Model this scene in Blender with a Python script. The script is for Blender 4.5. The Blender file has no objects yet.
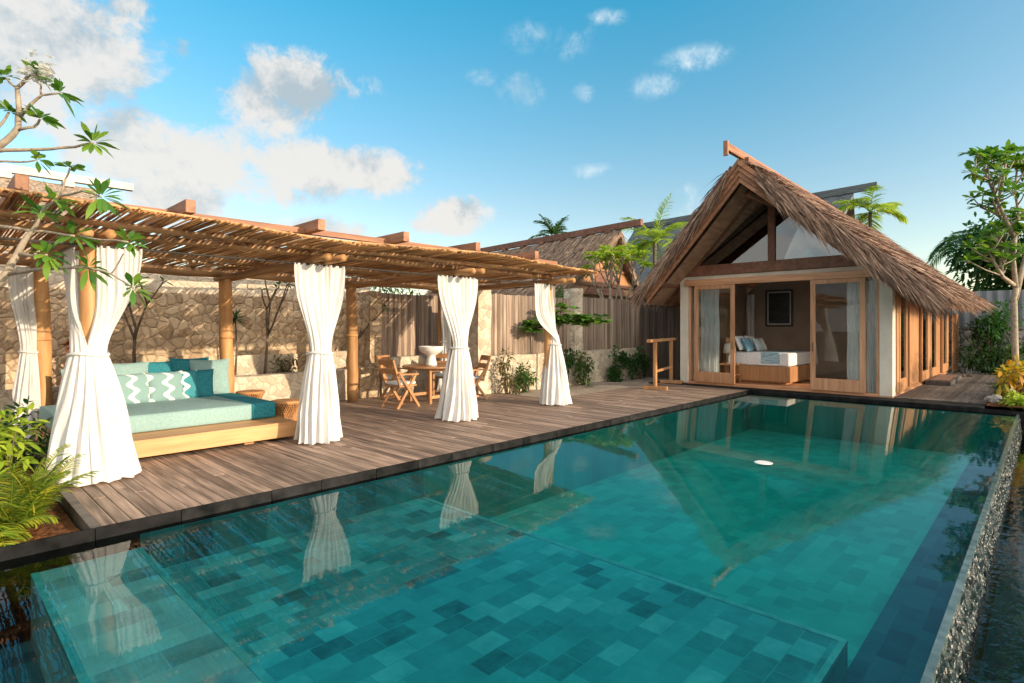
import bpy, math, random
from mathutils import Vector, Matrix, noise
random.seed(7)
R = math.radians
scene = bpy.context.scene
COL = scene.collection

# ---------------------------------------------------------------- camera
CAM_H, F, HORIZON, YAW = 1.55, 563.0, 327.0, math.atan(536 / 563)
cam_d = bpy.data.cameras.new("camera")
cam = bpy.data.objects.new("camera", cam_d)
COL.objects.link(cam)
cam.location = (0, 0, CAM_H)
cam.rotation_euler = (R(90), 0, YAW - R(90))
cam_d.sensor_width = 36
cam_d.lens = 36 * F / 1024
cam_d.shift_y = -(341.5 - HORIZON) / 1024
cam_d.clip_start, cam_d.clip_end = 0.05, 3000
scene.camera = cam
CC, SS = math.cos(YAW), math.sin(YAW)


def at(px, py, d):
    """the point seen at px, py in the photograph, d metres along the view axis"""
    l = (px - 512) / F * d
    return Vector((d * CC + l * SS, d * SS - l * CC, CAM_H - (py - HORIZON) / F * d))


# ---------------------------------------------------------------- light
SUN = Vector((0.27, -1.0, 0.275)).normalized()
sl = bpy.data.lights.new("sun", 'SUN')
sl.energy, sl.angle, sl.color = 2.5, R(0.55), (1.0, 0.80, 0.56)
sun = bpy.data.objects.new("sun", sl)
COL.objects.link(sun)
sun.rotation_euler = SUN.to_track_quat('Z', 'Y').to_euler()
EL = math.asin(SUN.z)
ROT = math.atan2(SUN.x, SUN.y)

scene.view_settings.view_transform = 'Standard'
scene.view_settings.look = 'None'
scene.view_settings.exposure = 1.29
scene.view_settings.gamma = 1.0
scene.view_settings.use_curve_mapping = False
scene.cycles.use_denoising = True
scene.cycles.max_bounces = 10
scene.cycles.transparent_max_bounces = 16
scene.cycles.sample_clamp_indirect = 6.0


# ---------------------------------------------------------------- node helpers
class NT:
    def __init__(s, tree):
        s.t = tree
        s.n = tree.nodes
        s.l = tree.links

    def new(s, typ, **kw):
        n = s.n.new(typ)
        for k, v in kw.items():
            setattr(n, k, v)
        return n

    def link(s, a, b):
        s.l.new(a, b)

    def val(s, sock, v):
        if isinstance(v, (int, float)):
            sock.default_value = v
        elif isinstance(v, (tuple, list)):
            if len(v) == 3 and sock.type == 'RGBA':
                v = (*v, 1)
            sock.default_value = v
        else:
            s.l.new(v, sock)

    def math(s, op, a, b=0.0, c=None, clamp=False):
        n = s.new('ShaderNodeMath', operation=op, use_clamp=clamp)
        s.val(n.inputs[0], a)
        s.val(n.inputs[1], b)
        if c is not None:
            s.val(n.inputs[2], c)
        return n.outputs[0]

    def mix(s, fac, a, b, mode='MIX'):
        n = s.new('ShaderNodeMix', data_type='RGBA', blend_type=mode)
        s.val(n.inputs[0], fac)
        s.val(n.inputs[6], a)
        s.val(n.inputs[7], b)
        return n.outputs[2]

    def ramp(s, fac, stops, interp='LINEAR'):
        n = s.new('ShaderNodeValToRGB')
        n.color_ramp.interpolation = interp
        e = n.color_ramp.elements
        while len(e) < len(stops):
            e.new(0.5)
        for i, (p, c) in enumerate(stops):
            e[i].position = p
            e[i].color = (*c, 1) if len(c) == 3 else c
        s.val(n.inputs[0], fac)
        return n.outputs[0]

    def noise(s, vec, scale, detail=4, rough=0.55, out=0):
        n = s.new('ShaderNodeTexNoise')
        s.val(n.inputs['Vector'], vec)
        n.inputs['Scale'].default_value = scale
        n.inputs['Detail'].default_value = detail
        n.inputs['Roughness'].default_value = rough
        return n.outputs[out]

    def maprange(s, v, a, b, c, d, smooth=False):
        n = s.new('ShaderNodeMapRange')
        if smooth:
            n.interpolation_type = 'SMOOTHSTEP'
        s.val(n.inputs[0], v)
        for i, x in enumerate((a, b, c, d)):
            n.inputs[i + 1].default_value = x
        return n.outputs[0]

    def coords(s, scale=(1, 1, 1), kind='Object', loc=(0, 0, 0)):
        t = s.new('ShaderNodeTexCoord')
        m = s.new('ShaderNodeMapping')
        m.inputs['Scale'].default_value = scale
        m.inputs['Location'].default_value = loc
        s.link(t.outputs[kind], m.inputs[0])
        return m.outputs[0]

    def rnd(s):
        a = s.new('ShaderNodeAttribute', attribute_name='rnd')
        return a.outputs['Fac']

    def bump(s, h, strength=0.3, dist=0.02, normal=None):
        b = s.new('ShaderNodeBump')
        b.inputs['Strength'].default_value = strength
        b.inputs['Distance'].default_value = dist
        s.val(b.inputs['Height'], h)
        if normal is not None:
            s.link(normal, b.inputs['Normal'])
        return b.outputs[0]


def newmat(name):
    m = bpy.data.materials.new(name)
    m.use_nodes = True
    t = NT(m.node_tree)
    t.n.clear()
    out = t.new('ShaderNodeOutputMaterial')
    return m, t, out


def principled(t, color, rough=0.6, normal=None, spec=0.4, metallic=0.0):
    p = t.new('ShaderNodeBsdfPrincipled')
    t.val(p.inputs['Base Color'], color)
    t.val(p.inputs['Roughness'], rough)
    t.val(p.inputs['Metallic'], metallic)
    p.inputs['Specular IOR Level'].default_value = spec
    if normal is not None:
        t.link(normal, p.inputs['Normal'])
    return p.outputs[0]


def M(name, c1, c2, scale=(3, 3, 3), rough=0.65, bump=0.25, dist=0.01, rv=0.25, spec=0.35, detail=5, trans=0.0, tcol=None, lo=0.32, hi=0.68):
    """general procedural surface: stretched noise between two colours, a value shift for each piece, bump"""
    m, t, out = newmat(name)
    v = t.coords(scale)
    r = t.rnd()
    off = t.new('ShaderNodeVectorMath', operation='ADD')
    comb = t.new('ShaderNodeCombineXYZ')
    k = t.math('MULTIPLY', r, 37.0)
    for i in range(3):
        t.link(k, comb.inputs[i])
    t.link(v, off.inputs[0])
    t.link(comb.outputs[0], off.inputs[1])
    n = t.noise(off.outputs[0], 1.0, detail)
    col = t.ramp(n, [(lo, c1), (hi, c2)])
    big = t.noise(t.coords((0.9, 0.9, 0.9)), 1.0, 3)
    hs = t.new('ShaderNodeHueSaturation')
    val = t.math('ADD', t.math('MULTIPLY_ADD', r, 2 * rv, 1 - rv), t.math('MULTIPLY_ADD', big, 0.5, -0.25))
    t.link(val, hs.inputs['Value'])
    t.link(col, hs.inputs['Color'])
    nrm = t.bump(n, bump, dist) if bump else None
    sh = principled(t, hs.outputs[0], rough, nrm, spec)
    if trans:
        tr = t.new('ShaderNodeBsdfTranslucent')
        if tcol:
            tc = t.mix(1.0, hs.outputs[0], (*tcol, 1), 'MULTIPLY')
            t.link(tc, tr.inputs[0])
        else:
            t.link(hs.outputs[0], tr.inputs[0])
        mx = t.new('ShaderNodeMixShader')
        mx.inputs[0].default_value = trans
        t.link(sh, mx.inputs[1])
        t.link(tr.outputs[0], mx.inputs[2])
        sh = mx.outputs[0]
    t.link(sh, out.inputs[0])
    return m


def leafmat(name, cols, rough=0.45, trans=0.35, rv=0.3):
    m, t, out = newmat(name)
    r = t.rnd()
    n = len(cols)
    col = t.ramp(r, [(i / (n - 1), c) for i, c in enumerate(cols)])
    nz = t.noise(t.coords((6, 6, 6)), 1.0, 3)
    hs = t.new('ShaderNodeHueSaturation')
    t.link(t.math('MULTIPLY_ADD', nz, 2 * rv, 1 - rv), hs.inputs['Value'])
    t.link(col, hs.inputs['Color'])
    sh = principled(t, hs.outputs[0], rough, None, 0.4)
    tr = t.new('ShaderNodeBsdfTranslucent')
    t.link(t.mix(1.0, hs.outputs[0], (1.5, 1.6, 0.6, 1), 'MULTIPLY'), tr.inputs[0])
    mx = t.new('ShaderNodeMixShader')
    mx.inputs[0].default_value = trans
    t.link(sh, mx.inputs[1])
    t.link(tr.outputs[0], mx.inputs[2])
    t.link(mx.outputs[0], out.inputs[0])
    return m


def stonemat(name, c1, c2, mortar, scale=3.2, bump=0.9, mw=0.05, rough=0.85):
    m, t, out = newmat(name)
    tc = t.new('ShaderNodeTexCoord')
    wob = t.noise(tc.outputs['Object'], 2.2, 3, out=1)
    ad = t.new('ShaderNodeVectorMath', operation='MULTIPLY_ADD')
    t.link(wob, ad.inputs[0])
    ad.inputs[1].default_value = (0.26, 0.26, 0.26)
    t.link(tc.outputs['Object'], ad.inputs[2])
    ve = t.new('ShaderNodeTexVoronoi', feature='DISTANCE_TO_EDGE')
    vc = t.new('ShaderNodeTexVoronoi', feature='F1')
    for q in (ve, vc):
        q.inputs['Scale'].default_value = scale
        t.link(ad.outputs[0], q.inputs['Vector'])
    sep = t.new('ShaderNodeSeparateColor')
    t.link(vc.outputs['Color'], sep.inputs[0])
    fine = t.noise(tc.outputs['Object'], 14, 6, 0.65)
    mixv = t.math('ADD', t.math('MULTIPLY', sep.outputs[0], 0.6), t.math('MULTIPLY', fine, 0.5))
    col = t.ramp(mixv, [(0.2, c1), (0.75, c2)])
    stain = t.maprange(t.noise(tc.outputs['Object'], 1.1, 5, .65), .42, .66, 0, .45, True)
    col = t.mix(stain, col, t.mix(.5, c1, mortar))
    edge = t.maprange(ve.outputs['Distance'], 0.0, mw, 0, 1, True)
    col = t.mix(edge, mortar, col)
    h = t.math('ADD', t.maprange(ve.outputs['Distance'], 0.0, 0.16, 0, 1, True), t.math('MULTIPLY', fine, 0.35))
    t.link(principled(t, col, rough, t.bump(h, bump, 0.05), 0.25), out.inputs[0])
    return m


# ---------------------------------------------------------------- mesh builder
class MB:
    def __init__(s):
        s.v, s.f, s.r = [], [], []

    def add(s, vs, fs, r=None):
        o = len(s.v)
        s.v.extend(tuple(p) for p in vs)
        r = random.random() if r is None else r
        for f in fs:
            s.f.append(tuple(o + i for i in f))
            s.r.append(r)

    def box(s, c, size, rz=0.0, r=None, mat=None):
        hx, hy, hz = (q / 2 for q in size)
        ps = [Vector((x, y, z)) for z in (-hz, hz) for x, y in ((-hx, -hy), (hx, -hy), (hx, hy), (-hx, hy))]
        m = mat if mat is not None else Matrix.Rotation(rz, 3, 'Z')
        c = Vector(c)
        s.add([c + m @ p for p in ps], [(3, 2, 1, 0), (4, 5, 6, 7), (0, 1, 5, 4), (1, 2, 6, 5), (2, 3, 7, 6), (3, 0, 4, 7)], r)

    def span(s, x0, x1, y0, y1, z0, z1, r=None):
        s.box(((x0 + x1) / 2, (y0 + y1) / 2, (z0 + z1) / 2), (abs(x1 - x0), abs(y1 - y0), abs(z1 - z0)), 0, r)

    def bar(s, p0, p1, w, h, r=None, up=(0, 0, 1)):
        """square timber from p0 to p1"""
        p0, p1 = Vector(p0), Vector(p1)
        d = p1 - p0
        L = d.length
        d.normalize()
        up = Vector(up)
        if abs(d.dot(up)) > 0.98:
            up = Vector((0, 1, 0))
        sx = d.cross(up).normalized()
        uz = sx.cross(d)
        m = Matrix((sx, d, uz)).transposed()
        s.box((p0 + p1) / 2, (w, L, h), mat=m, r=r)

    def tube(s, pts, rad, n=8, r=None, cap=True):
        pts = [Vector(p) for p in pts]
        if not isinstance(rad, (list, tuple)):
            rad = [rad] * len(pts)
        vs, fs = [], []
        u = None
        for i, p in enumerate(pts):
            d = (pts[min(i + 1, len(pts) - 1)] - pts[max(i - 1, 0)]).normalized()
            if u is None:
                a = Vector((0, 0, 1)) if abs(d.z) < 0.9 else Vector((1, 0, 0))
                u = d.cross(a).normalized()
            else:
                u = (u - d * u.dot(d)).normalized()
            w = d.cross(u)
            for k in range(n):
                t = 2 * math.pi * k / n
                vs.append(p + (u * math.cos(t) + w * math.sin(t)) * rad[i])
        for i in range(len(pts) - 1):
            for k in range(n):
                a, b = i * n + k, i * n + (k + 1) % n
                fs.append((a, b, b + n, a + n))
        if cap:
            fs.append(tuple(range(n - 1, -1, -1)))
            fs.append(tuple(range((len(pts) - 1) * n, len(pts) * n)))
        s.add(vs, fs, r)

    def lathe(s, c, prof, n=24, r=None):
        c = Vector(c)
        vs, fs = [], []
        for (rr, z) in prof:
            for k in range(n):
                t = 2 * math.pi * k / n
                vs.append(c + Vector((rr * math.cos(t), rr * math.sin(t), z)))
        for i in range(len(prof) - 1):
            for k in range(n):
                a, b = i * n + k, i * n + (k + 1) % n
                fs.append((a, b, b + n, a + n))
        fs.append(tuple(range(n - 1, -1, -1)))
        fs.append(tuple(range((len(prof) - 1) * n, len(prof) * n)))
        s.add(vs, fs, r)

    def grid(s, fn, nu, nv, r=None, close=False):
        vs = [fn(i / nu, j / nv) for j in range(nv + 1) for i in range(nu + 1)]
        w = nu + 1
        s.add(vs, [(j * w + i, j * w + i + 1, (j + 1) * w + i + 1, (j + 1) * w + i) for j in range(nv) for i in range(nu)], r)

    def poly(s, pts, thick, r=None):
        """a flat polygon given some thickness along its own normal"""
        pts = [Vector(p) for p in pts]
        nr = (pts[1] - pts[0]).cross(pts[2] - pts[0]).normalized() * thick
        n = len(pts)
        fs = [tuple(range(n)), tuple(range(2 * n - 1, n - 1, -1))]
        fs += [(i, i + n, (i + 1) % n + n, (i + 1) % n) for i in range(n)]
        s.add(pts + [p - nr for p in pts], fs, r)

    def leaf(s, p, d, L, W, droop=0.3, r=None, side=None, prof=(0.25, 0.9, 0.8, 0.08)):
        p, d = Vector(p), Vector(d).normalized()
        if side is None:
            a = Vector((0, 0, 1)) if abs(d.z) < 0.95 else Vector((1, 0, 0))
            side = d.cross(a).normalized()
            up = side.cross(d)
            t = random.uniform(-0.6, 0.6)
            side = side * math.cos(t) + up * math.sin(t)
        n = len(prof)
        vs = []
        for i, w in enumerate(prof):
            q = i / (n - 1)
            c = p + d * (L * q) - Vector((0, 0, droop * L * q * q))
            vs += [c - side * (W * w / 2), c + side * (W * w / 2)]
        s.add(vs, [(2 * i, 2 * i + 1, 2 * i + 3, 2 * i + 2) for i in range(n - 1)], r)

    def build(s, name, mat, parent=None, smooth=False, kind=None, bevel=0.0, subsurf=0):
        me = bpy.data.meshes.new(name)
        off = Vector((0, 0, 0))
        q = parent
        while q is not None:
            off += q.location
            q = q.parent
        if off.length:
            vs = [(a - off.x, b - off.y, c - off.z) for a, b, c in s.v]
        else:
            vs = s.v
        me.from_pydata(vs, [], s.f)
        at_ = me.attributes.new('rnd', 'FLOAT', 'FACE')
        at_.data.foreach_set('value', s.r)
        if smooth:
            me.polygons.foreach_set('use_smooth', [True] * len(me.polygons))
        me.materials.append(mat)
        me.update()
        o = bpy.data.objects.new(name, me)
        COL.objects.link(o)
        if parent is not None:
            o.parent = parent
        if kind:
            o['kind'] = kind
        if bevel:
            b = o.modifiers.new('bevel', 'BEVEL')
            b.width, b.segments, b.limit_method = bevel, 2, 'ANGLE'
        if subsurf:
            b = o.modifiers.new('sub', 'SUBSURF')
            b.levels = b.render_levels = subsurf
        return o


def tag(o, label, cat, group=None):
    o['label'], o['category'] = label, cat
    if group:
        o['group'] = group
    return o


def thing(name, label, cat, loc=(0, 0, 0), group=None):
    o = bpy.data.objects.new(name, None)
    o.empty_display_size = 0.2
    o.location = loc
    COL.objects.link(o)
    return tag(o, label, cat, group)


def dup(root, loc, rz, label=None, group=None):
    c = root.copy()
    COL.objects.link(c)
    c.location, c.rotation_euler = loc, (0, 0, rz)
    if label:
        c['label'] = label
    if group:
        c['group'] = group

    def rec(a, b):
        for ch in list(a.children):
            d = ch.copy()
            COL.objects.link(d)
            d.parent = b
            rec(ch, d)
    rec(root, c)
    return c


def nz(x, y=0.0, z=0.0):
    return noise.noise(Vector((x, y, z)))


def sstep(x):
    x = max(0.0, min(1.0, x))
    return x * x * (3 - 2 * x)


# ---------------------------------------------------------------- materials
DECK = M('deck_wood', (0.105, 0.072, 0.055), (0.36, 0.252, 0.188), (22, 1.3, 8), 0.62, 0.35, 0.006, 0.34, 0.35)
DECK_DARK = M('terrace_wood', (0.045, 0.04, 0.037), (0.13, 0.11, 0.095), (1.5, 22, 8), 0.6, 0.3, 0.006, 0.3)
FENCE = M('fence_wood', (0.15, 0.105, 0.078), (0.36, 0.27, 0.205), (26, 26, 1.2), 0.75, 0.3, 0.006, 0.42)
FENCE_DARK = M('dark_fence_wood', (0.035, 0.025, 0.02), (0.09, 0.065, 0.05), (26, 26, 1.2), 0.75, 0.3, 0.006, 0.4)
LOG = M('log_wood', (0.31, 0.15, 0.055), (0.54, 0.30, 0.125), (9, 9, 1.2), 0.55, 0.25, 0.01, 0.15)
LOG_Y = M('log_wood_lying', (0.27, 0.13, 0.05), (0.50, 0.275, 0.115), (9, 1.2, 9), 0.55, 0.25, 0.01, 0.2)
STICK = M('stick_wood', (0.23, 0.108, 0.043), (0.56, 0.305, 0.125), (16, 1.0, 16), 0.7, 0.25, 0.008, 0.5)
TIMBER = M('roof_timber', (0.20, 0.085, 0.045), (0.36, 0.17, 0.09), (14, 1.5, 14), 0.55, 0.2, 0.006, 0.2)
TIMBER_X = M('roof_timber_long', (0.19, 0.08, 0.04), (0.36, 0.165, 0.085), (1.2, 14, 14), 0.55, 0.2, 0.006, 0.2)
TEAK = M('door_teak', (0.38, 0.175, 0.085), (0.58, 0.30, 0.165), (14, 14, 1.3), 0.42, 0.12, 0.004, 0.12, 0.45)
TEAK_Y = M('door_teak_cross', (0.38, 0.175, 0.085), (0.58, 0.30, 0.165), (14, 1.3, 14), 0.42, 0.12, 0.004, 0.12, 0.45)
TEAK_ORANGE = M('side_door_teak', (0.34, 0.155, 0.065), (0.50, 0.26, 0.12), (14, 14, 1.0), 0.4, 0.12, 0.004, 0.12, 0.45)
PALEWOOD = M('pale_wood', (0.46, 0.225, 0.088), (0.60, 0.335, 0.15), (1.3, 9, 16), 0.5, 0.1, 0.004, 0.08, 0.4)
FURN = M('furniture_teak', (0.30, 0.135, 0.055), (0.48, 0.25, 0.11), (10, 10, 2), 0.4, 0.1, 0.003, 0.15, 0.45)
CHOCO = M('dark_brown_timber', (0.145, 0.06, 0.036), (0.26, 0.115, 0.07), (1.5, 9, 9), 0.5, 0.15, 0.004, 0.2)
SOFFIT = M('soffit_board', (0.24, 0.135, 0.085), (0.40, 0.245, 0.165), (2, 9, 9), 0.7, 0.2, 0.006, 0.3)
THATCH = M('palm_thatch', (0.12, 0.07, 0.05), (0.42, 0.275, 0.20), (5, 5, 5), 0.75, 0.0, 0.0, 0.8, 0.25)
THATCH_GREY = M('weathered_thatch', (0.18, 0.12, 0.085), (0.44, 0.31, 0.22), (4, 4, 4), 0.8, 0.6, 0.03, 0.45, 0.2)
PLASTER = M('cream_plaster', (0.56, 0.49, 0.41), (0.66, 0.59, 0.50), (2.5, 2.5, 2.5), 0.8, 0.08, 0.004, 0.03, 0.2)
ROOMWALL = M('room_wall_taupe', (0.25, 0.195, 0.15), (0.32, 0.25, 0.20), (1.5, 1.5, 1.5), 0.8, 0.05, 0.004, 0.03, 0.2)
CLOTH = M('white_curtain_cloth', (0.72, 0.715, 0.70), (0.81, 0.805, 0.80), (30, 30, 6), 0.9, 0.10, 0.003, 0.02, 0.1, trans=0.3)
SHEER = M('sheer_curtain', (0.68, 0.78, 0.82), (0.84, 0.90, 0.92), (20, 20, 1.0), 0.9, 0.1, 0.003, 0.05, 0.1, trans=0.55)
MINT = M('mint_canvas', (0.20, 0.325, 0.32), (0.275, 0.40, 0.395), (40, 40, 40), 0.9, 0.15, 0.003, 0.03, 0.1)
TEALCLOTH = M('teal_canvas', (0.018, 0.15, 0.19), (0.04, 0.22, 0.26), (40, 40, 40), 0.9, 0.15, 0.003, 0.03, 0.1)
WHITECLOTH = M('white_bed_linen', (0.72, 0.70, 0.70), (0.84, 0.82, 0.82), (20, 20, 20), 0.9, 0.15, 0.004, 0.03, 0.1)
BLUECLOTH = M('blue_woven_runner', (0.10, 0.26, 0.36), (0.55, 0.64, 0.68), (60, 6, 60), 0.9, 0.1, 0.003, 0.05, 0.1)
CERAMIC = M('white_ceramic', (0.74, 0.72, 0.68), (0.82, 0.80, 0.77), (4, 4, 4), 0.35, 0.03, 0.003, 0.02, 0.5)
RATTAN = M('rattan_weave', (0.28, 0.12, 0.045), (0.48, 0.25, 0.10), (6, 6, 30), 0.55, 0.5, 0.01, 0.3)
IRON = M('dark_iron', (0.02, 0.02, 0.02), (0.04, 0.035, 0.03), (5, 5, 5), 0.45, 0.05, 0.002, 0.1, 0.5)
DARKSTONE = M('dark_pool_stone', (0.005, 0.0055, 0.006), (0.022, 0.022, 0.022), (6, 6, 6), 0.85, 0.35, 0.012, 0.3, 0.08)
MULCH = M('mulch_soil', (0.06, 0.025, 0.012), (0.24, 0.10, 0.045), (22, 22, 22), 0.95, 1.0, 0.05, 0.2, 0.1, detail=8)
GRAVEL = M('pale_gravel', (0.20, 0.16, 0.125), (0.42, 0.35, 0.28), (34, 34, 34), 0.95, 0.8, 0.03, 0.1, 0.1, detail=8)
EARTH = M('garden_earth', (0.05, 0.04, 0.025), (0.12, 0.10, 0.06), (2, 2, 2), 0.95, 0.8, 0.05, 0.1, 0.1)
BARK_PALE = M('frangipani_bark', (0.22, 0.17, 0.125), (0.40, 0.33, 0.25), (14, 14, 14), 0.8, 0.4, 0.01, 0.15)
BARK = M('dark_bark', (0.07, 0.05, 0.036), (0.17, 0.125, 0.09), (14, 14, 14), 0.85, 0.5, 0.01, 0.2)
SLATE = M('grey_roof_shingle', (0.06, 0.07, 0.08), (0.16, 0.175, 0.18), (2, 2, 30), 0.7, 0.4, 0.02, 0.2)
WHITEPAINT = M('white_painted_wood', (0.46, 0.42, 0.37), (0.58, 0.54, 0.49), (3, 3, 3), 0.6, 0.05, 0.003, 0.04)
METALFENCE = M('grey_metal_sheet', (0.16, 0.18, 0.20), (0.26, 0.28, 0.30), (30, 30, 1), 0.5, 0.1, 0.005, 0.1, 0.5)
ROCK = M('white_rock', (0.30, 0.28, 0.25), (0.58, 0.55, 0.50), (4, 4, 4), 0.9, 0.8, 0.05, 0.2, 0.2)
SHOE = M('sandal_rubber', (0.02, 0.018, 0.016), (0.05, 0.045, 0.04), (9, 9, 9), 0.6, 0.1, 0.003, 0.1)
LAMPSHADE = M('pale_lamp_shade', (0.66, 0.62, 0.55), (0.76, 0.72, 0.66), (9, 9, 9), 0.9, 0.05, 0.003, 0.03, 0.1, trans=0.3)
PETAL = M('white_petal', (0.78, 0.77, 0.70), (0.85, 0.84, 0.80), (9, 9, 9), 0.6, 0, 0, 0.05, 0.2, trans=0.5)
INK = M('picture_ink', (0.012, 0.015, 0.016), (0.035, 0.04, 0.042), (2, 2, 9), 0.35, 0, 0, 0.1, 0.4)
STONE = stonemat('beige_rubble_stone', (0.32, 0.22, 0.135), (0.61, 0.465, 0.315), (0.26, 0.185, 0.12), 6.2, 0.6, 0.03)
STONE_PALE = stonemat('pale_rubble_stone', (0.40, 0.325, 0.24), (0.66, 0.565, 0.44), (0.37, 0.30, 0.22), 7.0, 0.4, 0.03)
STONE_GREY = stonemat('grey_rubble_stone', (0.16, 0.15, 0.135), (0.42, 0.40, 0.36), (0.11, 0.10, 0.09), 4.6)
LEAF_FR = leafmat('frangipani_leaf', [(0.04, 0.12, 0.02), (0.08, 0.20, 0.03), (0.20, 0.32, 0.04)])
LEAF_DARK = leafmat('dark_leaf', [(0.012, 0.05, 0.014), (0.03, 0.10, 0.022), (0.055, 0.15, 0.03)])
LEAF_LIME = leafmat('lime_leaf', [(0.16, 0.28, 0.03), (0.30, 0.42, 0.04), (0.44, 0.50, 0.06)])
LEAF_MID = leafmat('mid_leaf', [(0.03, 0.075, 0.02), (0.06, 0.13, 0.03), (0.11, 0.18, 0.04)])
LEAF_PALM = leafmat('areca_leaf', [(0.07, 0.15, 0.015), (0.20, 0.28, 0.025), (0.44, 0.40, 0.04)])
LEAF_CROTON = leafmat('croton_leaf', [(0.12, 0.16, 0.02), (0.45, 0.36, 0.03), (0.50, 0.19, 0.02)])
LEAF_RED = leafmat('red_leaf', [(0.12, 0.02, 0.012), (0.30, 0.05, 0.02), (0.34, 0.12, 0.03)])
LEAF_DRY = leafmat('dry_leaf', [(0.05, 0.055, 0.02), (0.11, 0.10, 0.04), (0.16, 0.13, 0.06)])


def glassmat(name, ior, tint):
    m, t, out = newmat(name)
    fr = t.new('ShaderNodeFresnel')
    fr.inputs['IOR'].default_value = ior
    tr = t.new('ShaderNodeBsdfTransparent')
    tr.inputs[0].default_value = (*tint, 1)
    gl = t.new('ShaderNodeBsdfGlossy')
    gl.inputs['Roughness'].default_value = 0.0
    mx = t.new('ShaderNodeMixShader')
    t.link(fr.outputs[0], mx.inputs[0])
    t.link(tr.outputs[0], mx.inputs[1])
    t.link(gl.outputs[0], mx.inputs[2])
    t.link(mx.outputs[0], out.inputs[0])
    return m


GLASS = glassmat('window_glass', 1.42, (0.96, 0.98, 0.975))
GLASS_HI = glassmat('reflective_gable_glass', 3.1, (0.75, 0.82, 0.84))


def watermat(name, tint, bumps, lean=None):
    m, t, out = newmat(name)
    h = None
    for sc, amp in bumps:
        n = t.noise(t.coords((sc[0], sc[1], sc[0])), 1.0, 2, 0.5)
        q = t.math('MULTIPLY', n, amp)
        h = q if h is None else t.math('ADD', h, q)
    nrm = t.bump(h, 1.0, 1.0)
    if lean:                                                # shading normal tilted one fixed way, only to shift the reflections
        av = t.new('ShaderNodeVectorMath', operation='ADD')
        t.link(nrm, av.inputs[0])
        av.inputs[1].default_value = (*lean, 0)
        nv = t.new('ShaderNodeVectorMath', operation='NORMALIZE')
        t.link(av.outputs[0], nv.inputs[0])
        nrm = nv.outputs[0]
    fr = t.new('ShaderNodeFresnel')
    fr.inputs['IOR'].default_value = 1.52
    t.link(nrm, fr.inputs['Normal'])
    tr = t.new('ShaderNodeBsdfTransparent')
    tr.inputs[0].default_value = (*tint, 1)
    gl = t.new('ShaderNodeBsdfGlossy')
    gl.inputs['Roughness'].default_value = 0.0
    t.link(nrm, gl.inputs['Normal'])
    mx = t.new('ShaderNodeMixShader')
    t.link(fr.outputs[0], mx.inputs[0])
    t.link(tr.outputs[0], mx.inputs[1])
    t.link(gl.outputs[0], mx.inputs[2])
    t.link(mx.outputs[0], out.inputs[0])
    return m


WATER = watermat('pool_water', (0.46, 0.96, 0.94), [((1.1, 0.8), 0.0016), ((5.0, 3.5), 0.0006), ((16, 9), 0.00025)], (-0.055, -0.055))
WATER_LOW = watermat('channel_water', (0.25, 0.70, 0.74), [((2.0, 2.0), 0.006), ((7.0, 7.0), 0.0035), ((20, 20), 0.0011)])


def tilemat(name, stops, w=0.235, h=0.165):
    m, t, out = newmat(name)
    v = t.coords((1, 1, 1))
    b = t.new('ShaderNodeTexBrick')
    b.offset = 0.5
    b.inputs['Color1'].default_value = (0, 0, 0, 1)
    b.inputs['Color2'].default_value = (1, 1, 1, 1)
    b.inputs['Mortar'].default_value = (0.55, 0.55, 0.55, 1)
    b.inputs['Scale'].default_value = 1.0
    b.inputs['Mortar Size'].default_value = 0.004
    b.inputs['Brick Width'].default_value = w
    b.inputs['Row Height'].default_value = h
    t.link(v, b.inputs['Vector'])
    n = t.noise(t.coords((3.5, 3.5, 3.5)), 1.0, 8, 0.7)
    n2 = t.noise(t.coords((0.8, 0.8, 0.8)), 1.0, 3)
    f = t.math('ADD', t.math('MULTIPLY', b.outputs['Color'], 0.58), t.math('MULTIPLY_ADD', n, 0.75, -.13))
    col = t.ramp(f, stops)
    hs = t.new('ShaderNodeHueSaturation')
    t.link(t.math('MULTIPLY_ADD', n2, 0.8, 0.6), hs.inputs['Value'])
    t.link(col, hs.inputs['Color'])
    t.link(principled(t, hs.outputs[0], 0.5, t.bump(f, 0.2, 0.01), 0.3), out.inputs[0])
    return m


TILE = tilemat('green_stone_tile', [(0.15, (0.022, 0.13, 0.135)), (0.36, (0.045, 0.31, 0.315)), (0.66, (0.085, 0.46, 0.46)), (0.95, (0.29, 0.68, 0.66))])
TILE_DEEP = tilemat('deep_green_stone_tile', [(0.12, (0.03, 0.37, 0.33)), (0.5, (0.052, 0.48, 0.42)), (0.95, (0.085, 0.60, 0.515))])


def weirmat():
    m, t, out = newmat('wet_pebble_cladding')
    v = t.coords((1, 1, 0.55))
    vo = t.new('ShaderNodeTexVoronoi', feature='F1')
    vo.inputs['Scale'].default_value = 30
    t.link(v, vo.inputs['Vector'])
    sep = t.new('ShaderNodeSeparateColor')
    t.link(vo.outputs['Color'], sep.inputs[0])
    n = t.noise(v, 22, 4)
    col = t.ramp(t.math('ADD', t.math('MULTIPLY', sep.outputs[0], 0.6), t.math('MULTIPLY', n, 0.45)),
                 [(0.3, (0.002, 0.006, 0.0055)), (0.70, (0.006, 0.017, 0.015)), (0.90, (0.018, 0.04, 0.034)), (0.98, (0.20, 0.26, 0.24))])
    h = t.math('SUBTRACT', n, vo.outputs['Distance'])
    t.link(principled(t, col, 0.22, t.bump(h, 1.0, 0.03), 0.45), out.inputs[0])
    return m


WEIR = weirmat()


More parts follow.
